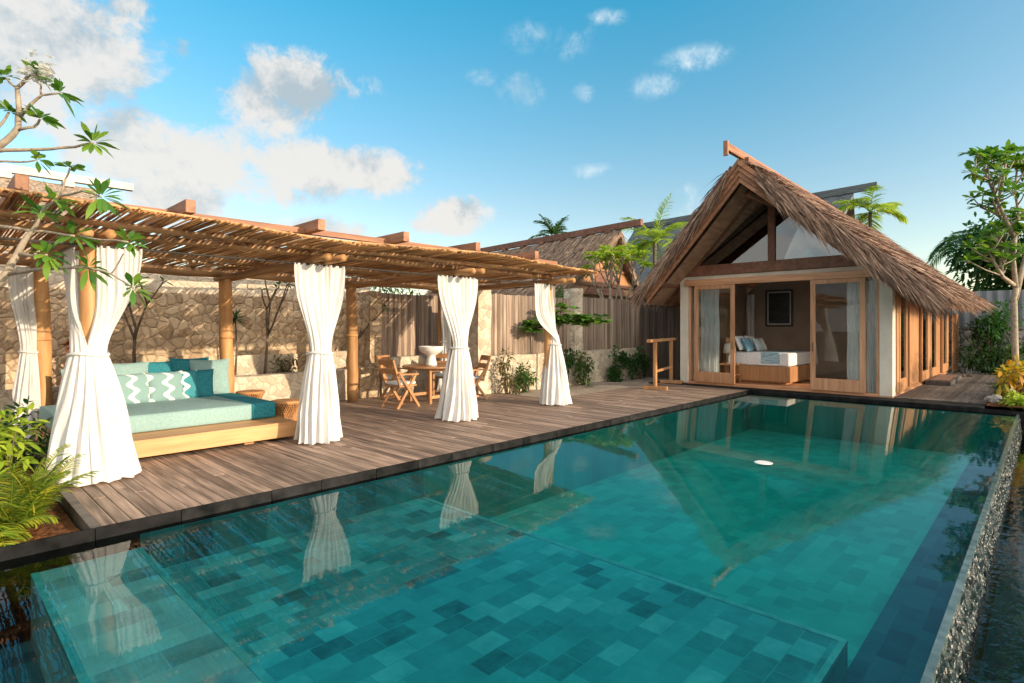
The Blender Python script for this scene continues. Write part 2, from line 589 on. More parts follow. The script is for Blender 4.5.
def patternmat(name, base, c2):
    """pillow cloth with white wavy bands"""
    m, t, out = newmat(name)
    tc = t.new('ShaderNodeTexCoord')
    sx = t.new('ShaderNodeSeparateXYZ')
    t.link(tc.outputs['Object'], sx.inputs[0])
    wob = t.math('MULTIPLY', t.math('SINE', t.math('MULTIPLY', sx.outputs[2], 34.0)), 0.045)
    q = t.math('ADD', sx.outputs[0], wob)
    band = t.math('SINE', t.math('MULTIPLY_ADD', q, 24.0, 1.2))
    msk = t.maprange(band, 0.55, 0.68, 0, 1)
    fine = t.noise(t.coords((60, 60, 60)), 1.0, 3)
    col = t.mix(t.math('MULTIPLY', msk, t.maprange(fine, 0.2, 0.5, 0.75, 1)), base, c2)
    t.link(principled(t, col, 0.9, t.bump(fine, 0.15, 0.003), 0.1), out.inputs[0])
    return m


PATTERN = patternmat('mint_wave_print', (0.20, 0.32, 0.315), (0.78, 0.78, 0.74))
PATTERN_T = patternmat('teal_wave_print', (0.05, 0.24, 0.28), (0.70, 0.72, 0.70))

# ---------------------------------------------------------------- SETTING
POOL_X1, POOL_Y0, POOL_Y1, WL = 14.05, 0.43, 5.30, -0.09
b = MB()
b.grid(lambda u, v: Vector((-400 + 900 * u, -450 + 900 * v, -1.6)), 2, 2)
b.build('ground', EARTH, kind='structure')

b = MB()                                                   # deck planks
x = 0.97
while x < 14.04:
    y1 = 10.82 if x < 9.3 else 7.80
    w = min(0.098, 14.045 - x)
    y0 = POOL_Y1 + 0.03
    cuts = sorted([y0] + [y0 + random.uniform(0.6, y1 - y0 - 0.5) for _ in range(2)] + [y1])
    for a, c in zip(cuts, cuts[1:]):
        if c - a > 0.02:
            dz = random.uniform(-0.002, 0.002)
            b.span(x, x + w, a + 0.002, c - 0.002, -0.05, dz)
    x += 0.104
b.build('deck', DECK, kind='structure', bevel=0.004)
b = MB()
b.span(0.97, 14.04, POOL_Y1 + 0.032, 7.78, -0.5, -0.055)
b.span(0.97, 9.28, 7.78, 10.9, -0.5, -0.055)
b.span(0.90, 0.965, POOL_Y1 + 0.02, 10.9, -0.4, 0.004)
b.build('deck_base', DECK_DARK, kind='structure')

b = MB()                                                   # side terrace and apron of the bungalow
b.span(14.05, 14.75, 0.9, 8.1, -0.3, 0.0)
b.build('apron', DARKSTONE, kind='structure')
b = MB()
y = 0.9
while y < 2.62:
    b.span(14.76, 23.9, y, y + 0.136, -0.05, 0.006 + random.uniform(-0.002, 0.002))
    y += 0.143
b.build('side_terrace', DECK_DARK, kind='structure')
b = MB()
b.span(14.76, 23.9, 0.9, 2.65, -0.5, -0.055)
b.build('terrace_base', DARKSTONE, kind='structure')

b = MB()                                                   # pale gravel yard behind the deck
b.grid(lambda u, v: Vector((9.32 + 17 * u, 7.82 + 1.9 * v, -0.035 + 0.02 * nz(u * 60, v * 9))), 90, 16)
b.build('gravel_yard', GRAVEL, kind='structure', smooth=True)
b = MB()
b.grid(lambda u, v: Vector((-9 + 9.88 * u, 5.44 + 6.6 * v, -0.09 + 0.06 * nz(u * 30, v * 22))), 90, 60)
b.build('planting_soil', MULCH, kind='structure', smooth=True)
b = MB()
b.grid(lambda u, v: Vector((14.35 + 14 * u, -9 + 9.88 * v, 0.02 + 0.05 * nz(u * 40, v * 30))), 60, 60)
b.build('garden_bed', MULCH, kind='structure', smooth=True)
b = MB()
b.span(14.2, 28, -9, 0.895, -1.5, -0.06)
b.build('bed_base', DARKSTONE, kind='structure')

b = MB()                                                   # the basin
b.span(0.545, 1.215, POOL_Y0 + 0.0, POOL_Y1 - 0.01, -1.5, -0.225)
b.build('pool_ledge', tilemat('pale_ledge_tile', [(0.15, (0.22, 0.26, 0.25)), (0.4, (0.50, 0.55, 0.53)), (0.95, (0.80, 0.82, 0.76))], .30, .22), kind='structure')
b = MB()
b.span(1.22, 4.05, 0.92, POOL_Y1 - 0.01, -1.5, -0.44)
b.span(1.22, 4.048, POOL_Y1 - 0.012, POOL_Y1 - 0.002, -.6, WL - .03)
b.build('shallow_pool_floor', TILE, kind='structure')
b = MB()
b.span(4.05, POOL_X1, 0.92, POOL_Y1 - 0.01, -1.5, -0.95)
b.span(4.05, POOL_X1 - .003, POOL_Y1 - 0.012, POOL_Y1 - 0.002, -1.5, WL - .03)
b.span(POOL_X1 - .012, POOL_X1 - .003, 0.45, POOL_Y1 - .014, -1.5, WL - .03)
b.build('deep_pool_floor', TILE_DEEP, kind='structure')
b = MB()
b.span(1.22, POOL_X1, POOL_Y0 + 0.001, 0.92, -1.5, -0.62)
b.span(-8, 0.545, POOL_Y0, POOL_Y1, -1.5, -0.7)
b.build('dark_pool_shelf', tilemat('dark_shelf_tile', [(0.15, (0.015, 0.05, 0.075)), (0.5, (0.03, 0.11, 0.15)), (0.95, (0.07, 0.18, 0.22))]), kind='structure')
b = MB()                                                   # dark stone edge along the deck
xx = -9.0
while xx < 14.0:
    L = random.uniform(0.5, 0.8)
    e = min(xx + L, 14.04)
    b.span(xx + 0.002, e - 0.002, POOL_Y1, POOL_Y1 + 0.024 + random.uniform(0, 0.004), -0.9, 0.004 if e > .9 else -.05)
    if e < 0.9:
        b.span(xx + 0.002, e - 0.002, POOL_Y1 + 0.002, POOL_Y1 + 0.14, -0.4, -0.012 + random.uniform(-.003, .003))
    xx = e
b.span(POOL_X1, POOL_X1 + 0.02, 0.45, POOL_Y1, -1.4, -0.02)
b.build('pool_edge', DARKSTONE, kind='structure', bevel=0.005)

b = MB()
b.add([(-9, POOL_Y0 - 0.005, WL), (POOL_X1, POOL_Y0 - 0.005, WL), (POOL_X1, POOL_Y1 + 0.0, WL), (-9, POOL_Y1 + 0.0, WL)], [(0, 1, 2, 3)])
b.build('pool_water', WATER, kind='structure')
b = MB()
b.add([(-14, -14, -0.43), (15.5, -14, -0.43), (15.5, POOL_Y0 - 0.03, -0.43), (-14, POOL_Y0 - 0.03, -0.43)], [(0, 1, 2, 3)])
b.build('channel_water', WATER_LOW, kind='structure')
b = MB()
b.span(-14, 15.5, -14, POOL_Y0 - 0.1, -1.5, -0.75)
b.build('channel_floor', tilemat('channel_tile', [(0.15, (0.01, 0.035, 0.055)), (0.95, (0.04, 0.10, 0.13))]), kind='structure')

b = MB()                                                   # pale nosing along the submerged steps
b.span(4.0, 4.052, 0.93, POOL_Y1 - .02, -.46, -.432)
b.span(1.175, 1.222, POOL_Y0 + .02, POOL_Y1 - .02, -.24, -.218)
b.span(.543, .585, POOL_Y0 + .02, POOL_Y1 - .02, -.24, -.218)
b.span(1.24, 4.05, .918, .955, -.46, -.433)
b.build('pool_step_nosing', M('pale_nosing_stone', (0.10, 0.42, 0.41), (0.24, 0.60, 0.57), (9, 9, 9), .6, .1, .004, .05), kind='structure')

wr = thing('overflow_wall', 'long pebble clad infinity edge with water spilling down beside the pool', 'pool wall', (2, POOL_Y0, -0.7))
b = MB()


def weirface(u, v):
    X = -4 + 18.3 * u
    s_ = 0.030 * nz(X * 9, v * 5) + 0.014 * nz(X * 26, v * 9, 3)
    return Vector((X, POOL_Y0 - 0.035 - 0.05 * v + s_ * min(1, v * 6), WL + 0.004 - 0.40 * v))


b.grid(weirface, 900, 16)
b.build('cladding', WEIR, wr, smooth=True)
b = MB()
b.span(-4, 14.3, POOL_Y0 - 0.04, POOL_Y0 - 0.004, -0.8, WL + 0.006)
b.build('top_edge', M('wet_edge_stone', (0.035, 0.06, 0.055), (0.12, 0.16, 0.15), (8, 8, 8), 0.2, 0.2, 0.006, 0.1, 0.6), wr)

# ---------------------------------------------------------------- PERGOLA
PX = [1.2, 3.72, 6.2, 8.62]
pg = thing('pergola', 'long rustic pergola of log posts roofed with a layer of thin sticks', 'pergola', (5, 8.8, 0))
for X in PX:
    for Y, rr in ((7.2, 0.085), (10.5, 0.112)):
        b = MB()
        n = 12
        ph = random.uniform(0, 9)
        pts = [(X + 0.02 * nz(ph, i * .4) + (0.0 if Y < 8 else 0.05 * (0.5 - i / n)), Y + 0.02 * nz(ph + 5, i * .4), 2.42 * i / n) for i in range(n + 1)]
        rad = [rr * (1.06 - 0.12 * i / n + 0.03 * nz(ph, i * 1.3)) for i in range(n + 1)]
        b.tube(pts, rad, 14)
        if Y > 8:
            b.tube([(X, Y, 1.35), (X, Y, 1.40)], rr * 1.08, 14)
        b.build('post', LOG, pg, smooth=True)


def log(p0, p1, r, name='beam', mat=LOG_Y, k=10, amp=0.02):
    b = MB()
    p0, p1 = Vector(p0), Vector(p1)
    ph = random.uniform(0, 50)
    pts = [p0.lerp(p1, i / k) + Vector((amp * nz(ph, i * .5), amp * nz(ph + 3, i * .5), amp * nz(ph + 7, i * .5))) for i in range(k + 1)]
    rad = [r * (1 + 0.08 * nz(ph + 11, i * .9)) for i in range(k + 1)]
    b.tube(pts, rad, 12)
    return b.build(name, mat, pg, smooth=True)


LOG_X = M('log_wood_lengthwise', (0.26, 0.135, 0.06), (0.48, 0.28, 0.13), (1.2, 9, 9), 0.55, 0.25, 0.01, 0.2)
log((-2, 7.0, 2.60), (8.99, 6.98, 2.605), 0.034, mat=LOG_X, k=24)
log((-2, 7.36, 2.56), (8.9, 7.36, 2.555), 0.042, mat=LOG_X, k=24)
log((-2, 10.5, 2.49), (9.0, 10.5, 2.50), 0.08, mat=LOG_X, k=24)
log((-2, 8.9, 2.56), (8.95, 8.9, 2.56), 0.05, mat=LOG_X, k=24)
for X in PX:
    for s_ in (-0.10, 0.08):
        log((X + s_, 6.66 + random.uniform(-.06, .06), 2.455), (X + s_, 10.72, 2.40), 0.047)
for X in (0.62, 1.98, 3.47, 4.76, 6.15, 7.58):             # squared rafters on top
    b = MB()
    b.bar((X, 6.60, 2.835), (X, 11.0, 2.80), 0.10, 0.14)
    b.build('rafter', TIMBER, pg, bevel=0.008)
b = MB()
for Y in (7.0, 9.2, 10.9):
    b.bar((-2, Y, 2.795), (8.6, Y, 2.795), 0.09, 0.07)
b.build('purlin', TIMBER_X, pg)


def roofz(X, Y):
    return 2.655 + 0.035 * math.sin(X * 1.15 + 0.6) + 0.025 * nz(X * 0.7, 2.0) - 0.012 * (Y - 6.4) + (0.05 * sstep((1.2 - X) / 2))


b = MB()
x = -2.2
while x < 9.15:
    r0 = random.uniform(0.008, 0.016)
    y0 = 6.36 + 0.06 * nz(x * 2.0) + random.uniform(-0.07, 0.05)
    y1 = 11.05 + random.uniform(-0.1, 0.15)
    sk = random.uniform(-0.05, 0.05)
    k = 7
    ph = random.uniform(0, 99)
    pts = []
    for i in range(k + 1):
        q = i / k
        Y = y0 + (y1 - y0) * q
        X = x + sk * (q - .5) + 0.022 * nz(ph, q * 3)
        pts.append((X, Y, roofz(X, Y) + 0.014 * nz(ph + 9, q * 3) + random.uniform(-.008, .010)))
    b.tube(pts, [r0 * (1.15 - 0.4 * i / k) for i in range(k + 1)], 5)
    if random.random() < 0.35:                              # a short second stick lying across the gap
        ya = random.uniform(6.4, 9.5)
        b.tube([(x + random.uniform(-.04, .04), ya, roofz(x, ya) + 0.03), (x + random.uniform(-.1, .1), ya + 1.6, roofz(x, ya + 1.6) + 0.03)], r0 * .8, 5)
    x += r0 * 2 + max(0.0, random.gauss(0.006, 0.009)) + (0.02 if random.random() < 0.06 else 0)
b.build('stick_roof', STICK, pg, smooth=True)
b = MB()                                                    # battens tying the sticks together
for Y, dz, n in ((6.5, 0.035, 3), (7.7, -0.03, 1), (8.3, 0.03, 1), (9.6, -0.03, 1), (10.2, 0.03, 1), (10.9, 0.03, 2)):
    for j in range(n):
        ph = random.uniform(0, 99)
        pts = [(-2.2 + 11.35 * i / 30, Y + 0.035 * j + 0.015 * nz(ph, i * .4), roofz(-2.2 + 11.35 * i / 30, Y) + dz + 0.008 * (j % 2)) for i in range(31)]
        b.tube(pts, 0.013, 6)
b.build('batten', LOG_X, pg, smooth=True)
b = MB()
b.tube([(-2, 7.12, 2.385), (8.66, 7.12, 2.385)], 0.011, 8)
b.build('curtain_rod', IRON, pg)
b = MB()
b.tube([(8.74, 7.12, 2.385), (8.74, 10.5, 2.385)], 0.011, 8)
b.build('curtain_rod', IRON, pg)
b = MB()
b.tube([(1.08, 7.12, 2.385), (1.08, 10.5, 2.385)], 0.011, 8)
b.build('curtain_rod', IRON, pg)


# ---------------------------------------------------------------- CURTAINS
def panel(P0, P1, C, a0, a1, rw, rb, ztop=2.385, zw=1.2, pleats=9, seed=0, pool=0.02, bc=None, vee=0.0):
    """cloth hung between P0 and P1, gathered round C at the waist (angles a0..a1), flaring to radius rb at the hem"""
    P0, P1, C = Vector((*P0, 0)), Vector((*P1, 0)), Vector((*C, 0))
    bc = Vector((*bc, 0)) if bc else C
    nrm = (P1 - P0).normalized()
    nrm = Vector((nrm.y, -nrm.x, 0))
    mb = MB()

    def f(u, v):
        z = ztop + (0.0 - ztop) * v
        lat = nz(seed * 3.1 + u * 2.0, v * 1.7)
        ph = 2 * math.pi * (pleats * .8 * u + 1.1 * nz(seed + u * 2.6, v * 1.2) + 0.25 * nz(seed + u * 8, v * 3.1) + seed * .37)
        av = 0.45 + 1.1 * abs(nz(seed * 2 + u * 3.7, v * 2.2, 4.0))
        ang = a0 + (a1 - a0) * (u + 0.02 * lat)
        dirv = Vector((math.cos(ang), math.sin(ang), 0))
        if z > zw:
            s_ = (ztop - z) / (ztop - zw)
            w = sstep(s_) ** (1.35 * (1 + vee * (1 - u)))
            amp = 0.021 * (1 - s_) + 0.013 * s_ + 0.012 * math.sin(math.pi * s_)
            flat = P0.lerp(P1, u) + nrm * (av * amp * math.sin(ph))
            wrap = C + dirv * (rw + 0.6 * av * amp * math.sin(ph))
            p = flat.lerp(wrap, w)
            hem = 0
        else:
            s_ = (zw - z) / zw
            rr = rw + (rb - rw) * (s_ ** 0.8)
            amp = 0.012 + 0.030 * s_ ** 0.8
            c = C.lerp(bc, s_)
            p = c + dirv * (rr + av * amp * (math.sin(ph) + .22 * math.sin(2.3 * ph + 5 * lat)) + 0.05 * s_ * lat)
            hem = 0.012 * (1 + math.sin(ph * .5 + seed)) * (s_ > 0.97) + pool * max(0, s_ - 0.93) / 0.07 * (0.4 + 0.6 * abs(lat))
        return Vector((p.x, p.y, max(0.012, z + 0.006 + hem)))
    mb.grid(f, pleats * 16, 60)
    return mb


def tieband(C, r, z=1.2):
    b = MB()
    pts = [(C[0] + r * math.cos(t), C[1] + r * math.sin(t), z + 0.012 * math.sin(2 * t)) for t in [2 * math.pi * i / 28 for i in range(29)]]
    b.tube(pts, 0.016, 8)
    return b


CG = 'white curtains tied along the pergola'


def front_curtain(X, w0, w1, label, seed, rb=0.33, rw=0.145):
    t = thing('curtain', label, 'curtain', (X, 7.1, 0), CG)
    C = (X, 7.13)
    mb = panel((X + w0, 7.11), (X + w1, 7.11), C, R(180 + 12), R(360 - 12), rw, rb, seed=seed, pleats=11, bc=(X, 7.2))
    mb.build('cloth', CLOTH, t, smooth=True)
    mb = panel((X + w0 + .05, 7.16), (X + w1 - .05, 7.16), C, R(168), R(12), rw * .95, rb * .9, seed=seed + 4, pleats=7, bc=(X, 7.2))
    mb.build('back_cloth', CLOTH, t, smooth=True)
    tieband(C, rw + 0.018).build('tie_band', CLOTH, t, smooth=True)
    for i in range(9):
        b = MB()
        xx = X + w0 + (w1 - w0) * i / 8
        b.tube([(xx, 7.105 + 0.02 * math.cos(q), 2.385 + 0.02 * math.sin(q)) for q in [2 * math.pi * k / 10 for k in range(11)]], 0.004, 5)
        b.build('ring', IRON, t)
    return t


def corner_curtain(X, Y, sx, label, seed, rb, rw, tops, sides, bc, zw=1.2):
    t = thing('curtain', label, 'curtain', (X, Y, 0), CG)
    C = (X, Y)
    panel(*tops, C, R(255), R(372), rw, rb, seed=seed, pleats=9, bc=bc, zw=zw, vee=2.5).build('front_panel', CLOTH, t, smooth=True)
    panel(*sides, C, R(258), R(120), rw, rb * 0.98, seed=seed + 2, pleats=7, bc=bc, zw=zw, vee=2.5).build('side_panel', CLOTH, t, smooth=True)
    panel((tops[1][0], tops[1][1] + .05), (sides[1][0] + .03, sides[1][1] + 0.04), C, R(12), R(120), rw * .95, rb * .9, seed=seed + 5, pleats=6, bc=bc, zw=zw).build('back_panel', CLOTH, t, smooth=True)
    tieband(C, rw + 0.018, zw).build('tie_band', CLOTH, t, smooth=True)
    return t


corner_curtain(1.19, 7.14, -1, 'large white curtain nearest the camera, tied round the corner post in two panels', 3, 0.385, 0.15,
               ((1.25, 7.11), (1.66, 7.11)), ((1.09, 7.26), (1.09, 7.80)), (1.25, 7.08), zw=1.27)
front_curtain(3.72, -0.37, 0.38, 'white curtain gathered by a tie at the right end of the daybed', 11)
front_curtain(6.2, -0.47, 0.42, 'white curtain tied at the waist in front of the dining table', 17, rb=0.36)
corner_curtain(8.72, 7.14, 1, 'white curtain at the far end of the pergola by the gravel yard', 23, 0.30, 0.12,
               ((8.10, 7.11), (8.62, 7.11)), ((8.74, 7.14), (8.74, 7.6)), (8.74, 7.14))
# behind: one at the rear left corner, one at the rear right
t = thing('curtain', 'narrow white curtain hanging at the rear left post beyond the daybed', 'curtain', (0.8, 10.5, 0), CG)
panel((0.82, 10.36), (1.10, 10.36), (1.04, 10.34), R(175), R(350), 0.085, 0.15, seed=31, pleats=6, bc=(1.0, 10.3)).build('cloth', CLOTH, t, smooth=True)
panel((0.84, 10.40), (1.08, 10.40), (1.04, 10.36), R(170), R(20), 0.075, 0.14, seed=33, pleats=5, bc=(1.0, 10.32)).build('back_cloth', CLOTH, t, smooth=True)
tieband((1.04, 10.34), 0.10).build('tie_band', CLOTH, t, smooth=True)
t = thing('curtain', 'white curtain tied at the rear post behind the dining table, mostly hidden', 'curtain', (8.7, 10.4, 0), CG)
panel((8.45, 10.36), (8.9, 10.36), (8.62, 10.38), R(180), R(355), 0.12, 0.28, seed=37, pleats=7).build('cloth', CLOTH, t, smooth=True)
tieband((8.62, 10.38), 0.135).build('tie_band', CLOTH, t, smooth=True)

# ---------------------------------------------------------------- DAYBED
db = thing('daybed', 'low wide outdoor daybed with a pale wooden platform and mint mattress', 'daybed', (2.3, 8.7, 0))
b = MB()
b.span(1.05, 3.60, 7.53, 7.575, 0.05, 0.25)
b.span(3.555, 3.60, 7.58, 10.15, 0.05, 0.248)
b.span(1.05, 1.095, 7.58, 10.15, 0.05, 0.248)
b.span(1.1, 3.55, 10.1, 10.15, 0.05, 0.248)
b.span(1.1, 3.55, 7.58, 10.095, 0.20, 0.24)
b.build('platform', PALEWOOD, db, bevel=0.006)
for X in (1.4, 3.0):
    for Y in (7.72, 9.8):
        b = MB()
        b.span(X - .06, X + .06, Y - .06, Y + .06, 0.0, 0.198)
        b.build('leg', PALEWOOD, db)


def cushion_block(x0, x1, y0, y1, z0, z1, name, mat, parent, bev=0.05):
    b = MB()
    b.span(x0, x1, y0, y1, z0, z1)
    o = b.build(name, mat, parent, smooth=True)
    m = o.modifiers.new('bevel', 'BEVEL')
    m.width, m.segments = bev, 4
    return o


cushion_block(1.12, 3.52, 8.10, 10.05, 0.242, 0.465, 'mattress', MINT, db, 0.04)
b = MB()
for zz in (.262, .452):
    b.tube([(1.13, 8.11, zz), (3.51, 8.11, zz), (3.51, 10.04, zz), (1.13, 10.04, zz), (1.13, 8.11, zz)], .007, 6)
b.build('piping', MINT, db)
tw = tag(cushion_block(3.20, 3.545, 8.07, 9.7, 0.245, 0.477, 'throw', TEALCLOTH, None, 0.045),
         'dark teal throw folded over the right end of the mint mattress', 'throw')
tw.modifiers['bevel'].segments = 5


def pillow(cx, cy, cz, w, h, lean, yaw, mat, label, thick=0.17, roll=0.0):
    b = MB()

    def side(sg):
        def f(u, v):
            a, c = u * 2 - 1, v * 2 - 1
            e = (1 - a ** 4) * (1 - c ** 4)
            puff = thick / 2 * (max(0, e) ** 0.5) * (0.85 + .15 * nz(a * 2 + cx * 9, c * 2))
            pin = 1 - 0.07 * (1 - abs(a) ** 2) * abs(c) ** 2 - 0
            pin2 = 1 - 0.07 * (1 - abs(c) ** 2) * abs(a) ** 2
            return Vector((a * w / 2 * pin2, sg * puff + 0.01 * nz(a * 3, c * 3, cx), c * h / 2 * pin))
        return f
    b.grid(side(-1), 18, 18, r=0.5)
    b.grid(side(1), 18, 18, r=0.5)
    o = b.build('pillow', mat, None, smooth=True)
    o.rotation_euler = (lean, roll, yaw)
    o.location = (cx, cy, cz)
    return tag(o, label, 'pillow', 'pillows on the daybed')


pillow(1.62, 9.93, 0.70, 0.55, 0.55, R(-14), R(4), MINT, 'plain mint pillow at the far left of the daybed, half behind the curtain')
pillow(2.12, 9.98, 0.74, 0.62, 0.58, R(-13), R(-3), MINT, 'large plain mint pillow standing behind the printed mint ones', 0.18)
pillow(2.56, 10.02, 0.74, 0.56, 0.58, R(-12), R(3), TEALCLOTH, 'dark teal pillow peeking out at the back between mint pillows')
pillow(2.98, 9.95, 0.76, 0.56, 0.62, R(-14), R(-8), TEALCLOTH, 'tall dark teal pillow at the back left of the plain mint end pillow')
pillow(3.22, 9.80, 0.735, 0.58, 0.62, R(-16), R(-14), MINT, 'plain mint pillow standing against the rear log post')
pillow(2.98, 9.62, 0.66, 0.46, 0.48, R(-20), R(-16), TEALCLOTH, 'rounded dark teal pillow in the front row at the right')
pillow(2.76, 9.60, 0.665, 0.44, 0.46, R(-20), R(-6), PATTERN_T, 'teal pillow with a white wavy print, right of the mint prints')
pillow(2.52, 9.52, 0.66, 0.50, 0.48, R(-22), R(2), PATTERN, 'mint pillow with white wavy print in the middle of the front row')
pillow(2.06, 9.50, 0.66, 0.54, 0.48, R(-22), R(10), PATTERN, 'mint pillow with white wavy print nearest the big corner curtain')


# side stools
def make_stool():
    t = thing('rattan_stool', '', 'stool', (0, 0, 0), 'rattan stools beside the daybed')
    b = MB()
    n = 40
    for k in range(n):
        for sg in (-1, 1):
            pts = []
            for i in range(9):
                q = i / 8
                a = 2 * math.pi * k / n + sg * 0.9 * (q - .5)
                rr = 0.15 + 0.075 * (2 * q - 1) ** 2
                pts.append((rr * math.cos(a), rr * math.sin(a), 0.01 + 0.41 * q))
            b.tube(pts, 0.0075, 5)
    b.build('woven_body', RATTAN, t, smooth=True)
    b = MB()
    b.lathe((0, 0, 0.0), [(0.02, 0.41), (0.22, 0.41), (0.235, 0.425), (0.23, 0.445), (0.20, 0.452), (0.02, 0.45)], 32)
    b.build('top', RATTAN, t, smooth=True)
    b = MB()
    b.lathe((0, 0, 0.0), [(0.10, 0.01), (0.13, 0.2), (0.10, 0.4)], 20)
    b.build('core', M('rattan_core', (0.10, 0.045, 0.02), (0.18, 0.08, 0.035), (6, 6, 30)), t, smooth=True)
    return t


st = make_stool()
st['label'] = 'flared rattan stool standing behind the mint mattress by the stone planter'
st.location = (3.92, 9.95, 0)
dup(st, (3.80, 8.30, 0), 0.4, 'flared rattan stool half hidden by the curtain at the daybed end')

# ---------------------------------------------------------------- DINING
TX, TY = 7.38, 9.35
tb = thing('dining_table', 'round teak dining table with folding legs on the deck', 'table', (TX, TY, 0))
b = MB()
b.lathe((TX, TY, 0), [(0.02, 0.715), (0.60, 0.715), (0.615, 0.722), (0.615, 0.742), (0.605, 0.75), (0.02, 0.752)], 48)
b.build('tabletop', FURN, tb)
for sx, sy in ((-1, -1), (1, -1), (1, 1), (-1, 1)):
    b = MB()
    b.bar((TX + sx * .30, TY + sy * .33, 0), (TX + sx * .30, TY + sy * .33, 0.712), 0.055, 0.055)
    b.build('leg', FURN, tb)
for sy in (-1, 1):
    for zz in (.13, .67):
        b = MB()
        b.bar((TX - .27, TY + sy * .33, zz), (TX + .27, TY + sy * .33, zz), 0.04, 0.06)
        b.build('stretcher', FURN, tb)
b = MB()
b.lathe((TX - .05, TY - .05, 0.754), [(0.02, 0), (0.115, 0.0), (0.12, 0.02), (0.10, 0.10), (0.082, 0.19), (0.10, 0.215), (0.20, 0.27), (0.25, 0.34), (0.255, 0.375), (0.262, 0.395), (0.245, 0.395), (0.23, 0.37), (0.12, 0.30), (0.02, 0.28)], 40)
tag(b.build('pedestal_bowl', CERAMIC, None, smooth=True), 'white ceramic pedestal bowl in the middle of the teak table', 'bowl')


def make_chair():
    """folding armchair, faces +X"""
    t = thing('folding_chair', '', 'chair', (0, 0, 0), 'folding teak chairs round the table')
    for sy in (-.25, .25):
        b = MB()
        b.bar((0.27, sy, 0), (-0.20, sy, 0.64), 0.03, 0.05)
        b.build('leg', FURN, t)
        b = MB()
        b.bar((-0.25, sy * .88, 0), (0.20, sy * .88, 0.62), 0.03, 0.05)
        b.build('leg', FURN, t)
        b = MB()
        b.bar((-0.25, sy, 0.655), (0.24, sy, 0.635), 0.055, 0.03)
        b.build('arm', FURN, t)
        b = MB()
        b.bar((-0.16, sy * .8, 0.40), (-0.34, sy * .8, 0.92), 0.03, 0.045)
        b.build('back_post', FURN, t)
    b = MB()
    b.box((0.02, 0, 0.42), (0.44, 0.44, 0.03))
    b.build('seat', FURN, t)
    for k in range(2):
        b = MB()
        z = 0.88 - k * 0.17
        xx = -0.16 - 0.18 * (z - .40) / .52
        b.box((xx - .005, 0, z), (0.025, 0.44, 0.11), mat=Matrix.Rotation(R(-19), 3, 'Y'))
        b.build('back_slat', FURN, t)
    for xx, yy in ((.2, .22), (-.2, .2)):
        b = MB()
        b.bar((xx, -yy, 0.08), (xx, yy, 0.08), .025, .03)
        b.build('stretcher', FURN, t)
    return t


ch = make_chair()
ch['label'] = 'folding teak armchair left of the table seen from behind'
seats = [(6.42, 9.12, R(6)), (7.02, 10.12, R(-70)), (8.18, 8.98, R(162)), (8.1, 10.0, R(215))]
labels = ['folding teak armchair left of the table, nearest the daybed', 'folding teak armchair at the back left of the round table',
          'folding teak armchair right of the table, showing beside the curtain', 'folding teak armchair at the back right of the table behind the curtain']
SC = M('seat_cushion_cloth', (0.45, 0.52, 0.55), (0.75, 0.77, 0.76), (14, 3, 3), 0.9, 0.1, 0.003, 0.05, 0.1)
for i, (x, y, a) in enumerate(seats):
    if i == 0:
        ch.location, ch.rotation_euler, ch['label'] = (x, y, 0), (0, 0, a), labels[0]
    else:
        dup(ch, (x, y, 0), a, labels[i])
    c = cushion_block(-.19, .23, -.21, .21, 0.0, 0.06, 'seat_cushion', SC, None, 0.025)
    c.location, c.rotation_euler = (x, y, 0.437), (0, 0, a)
    tag(c, ['pale striped cushion on the chair nearest the daybed', 'pale striped cushion on the chair at the back left of the table',
            'pale striped cushion on the chair right of the table', 'pale striped cushion on the hidden chair at the back right'][i], 'cushion', 'cushions on the dining chairs')


# ---------------------------------------------------------------- WALLS AND FENCES
def rough_block(b, x0, x1, y0, y1, z0, z1, step=0.22, amp=0.035, seed=0):
    """stone block with uneven faces and top"""
    def jit(p):
        return p + Vector((amp * nz(p.x * 2.3, p.y * 2.3, p.z * 2.3 + seed), amp * nz(p.x * 2.3 + 31, p.y * 2.3, p.z * 2.3), amp * nz(p.x * 2.3, p.y * 2.3 + 17, p.z * 2.3)))
    P = lambda x, y, z: jit(Vector((x, y, z)))
    nx, ny, nzz = (max(1, int((q1 - q0) / step)) for q0, q1 in ((x0, x1), (y0, y1), (z0, z1)))
    L = lambda a, c, t: a + (c - a) * t
    b.grid(lambda u, v: P(L(x0, x1, u), y0, L(z0, z1, v)), nx, nzz, .5)
    b.grid(lambda u, v: P(L(x1, x0, u), y1, L(z0, z1, v)), nx, nzz, .5)
    b.grid(lambda u, v: P(x1, L(y0, y1, u), L(z0, z1, v)), ny, nzz, .5)
    b.grid(lambda u, v: P(x0, L(y1, y0, u), L(z0, z1, v)), ny, nzz, .5)
    b.grid(lambda u, v: P(L(x0, x1, u), L(y0, y1, v), z1), nx, ny, .5)


sw = thing('stone_wall', 'tall beige rubble stone wall behind the daybed', 'wall', (2, 12, 0))
b = MB()
rough_block(b, -8, 7.62, 11.95, 12.5, -0.3, 2.2, seed=1)
b.build('stonework', STONE, sw, smooth=False)
b = MB()
rough_block(b, -8, 7.6, 12.02, 12.55, 2.2, 2.62, seed=2)
b.build('coping', STONE_PALE, sw)  # paler wall top: the sunlit band is put into the stone colour

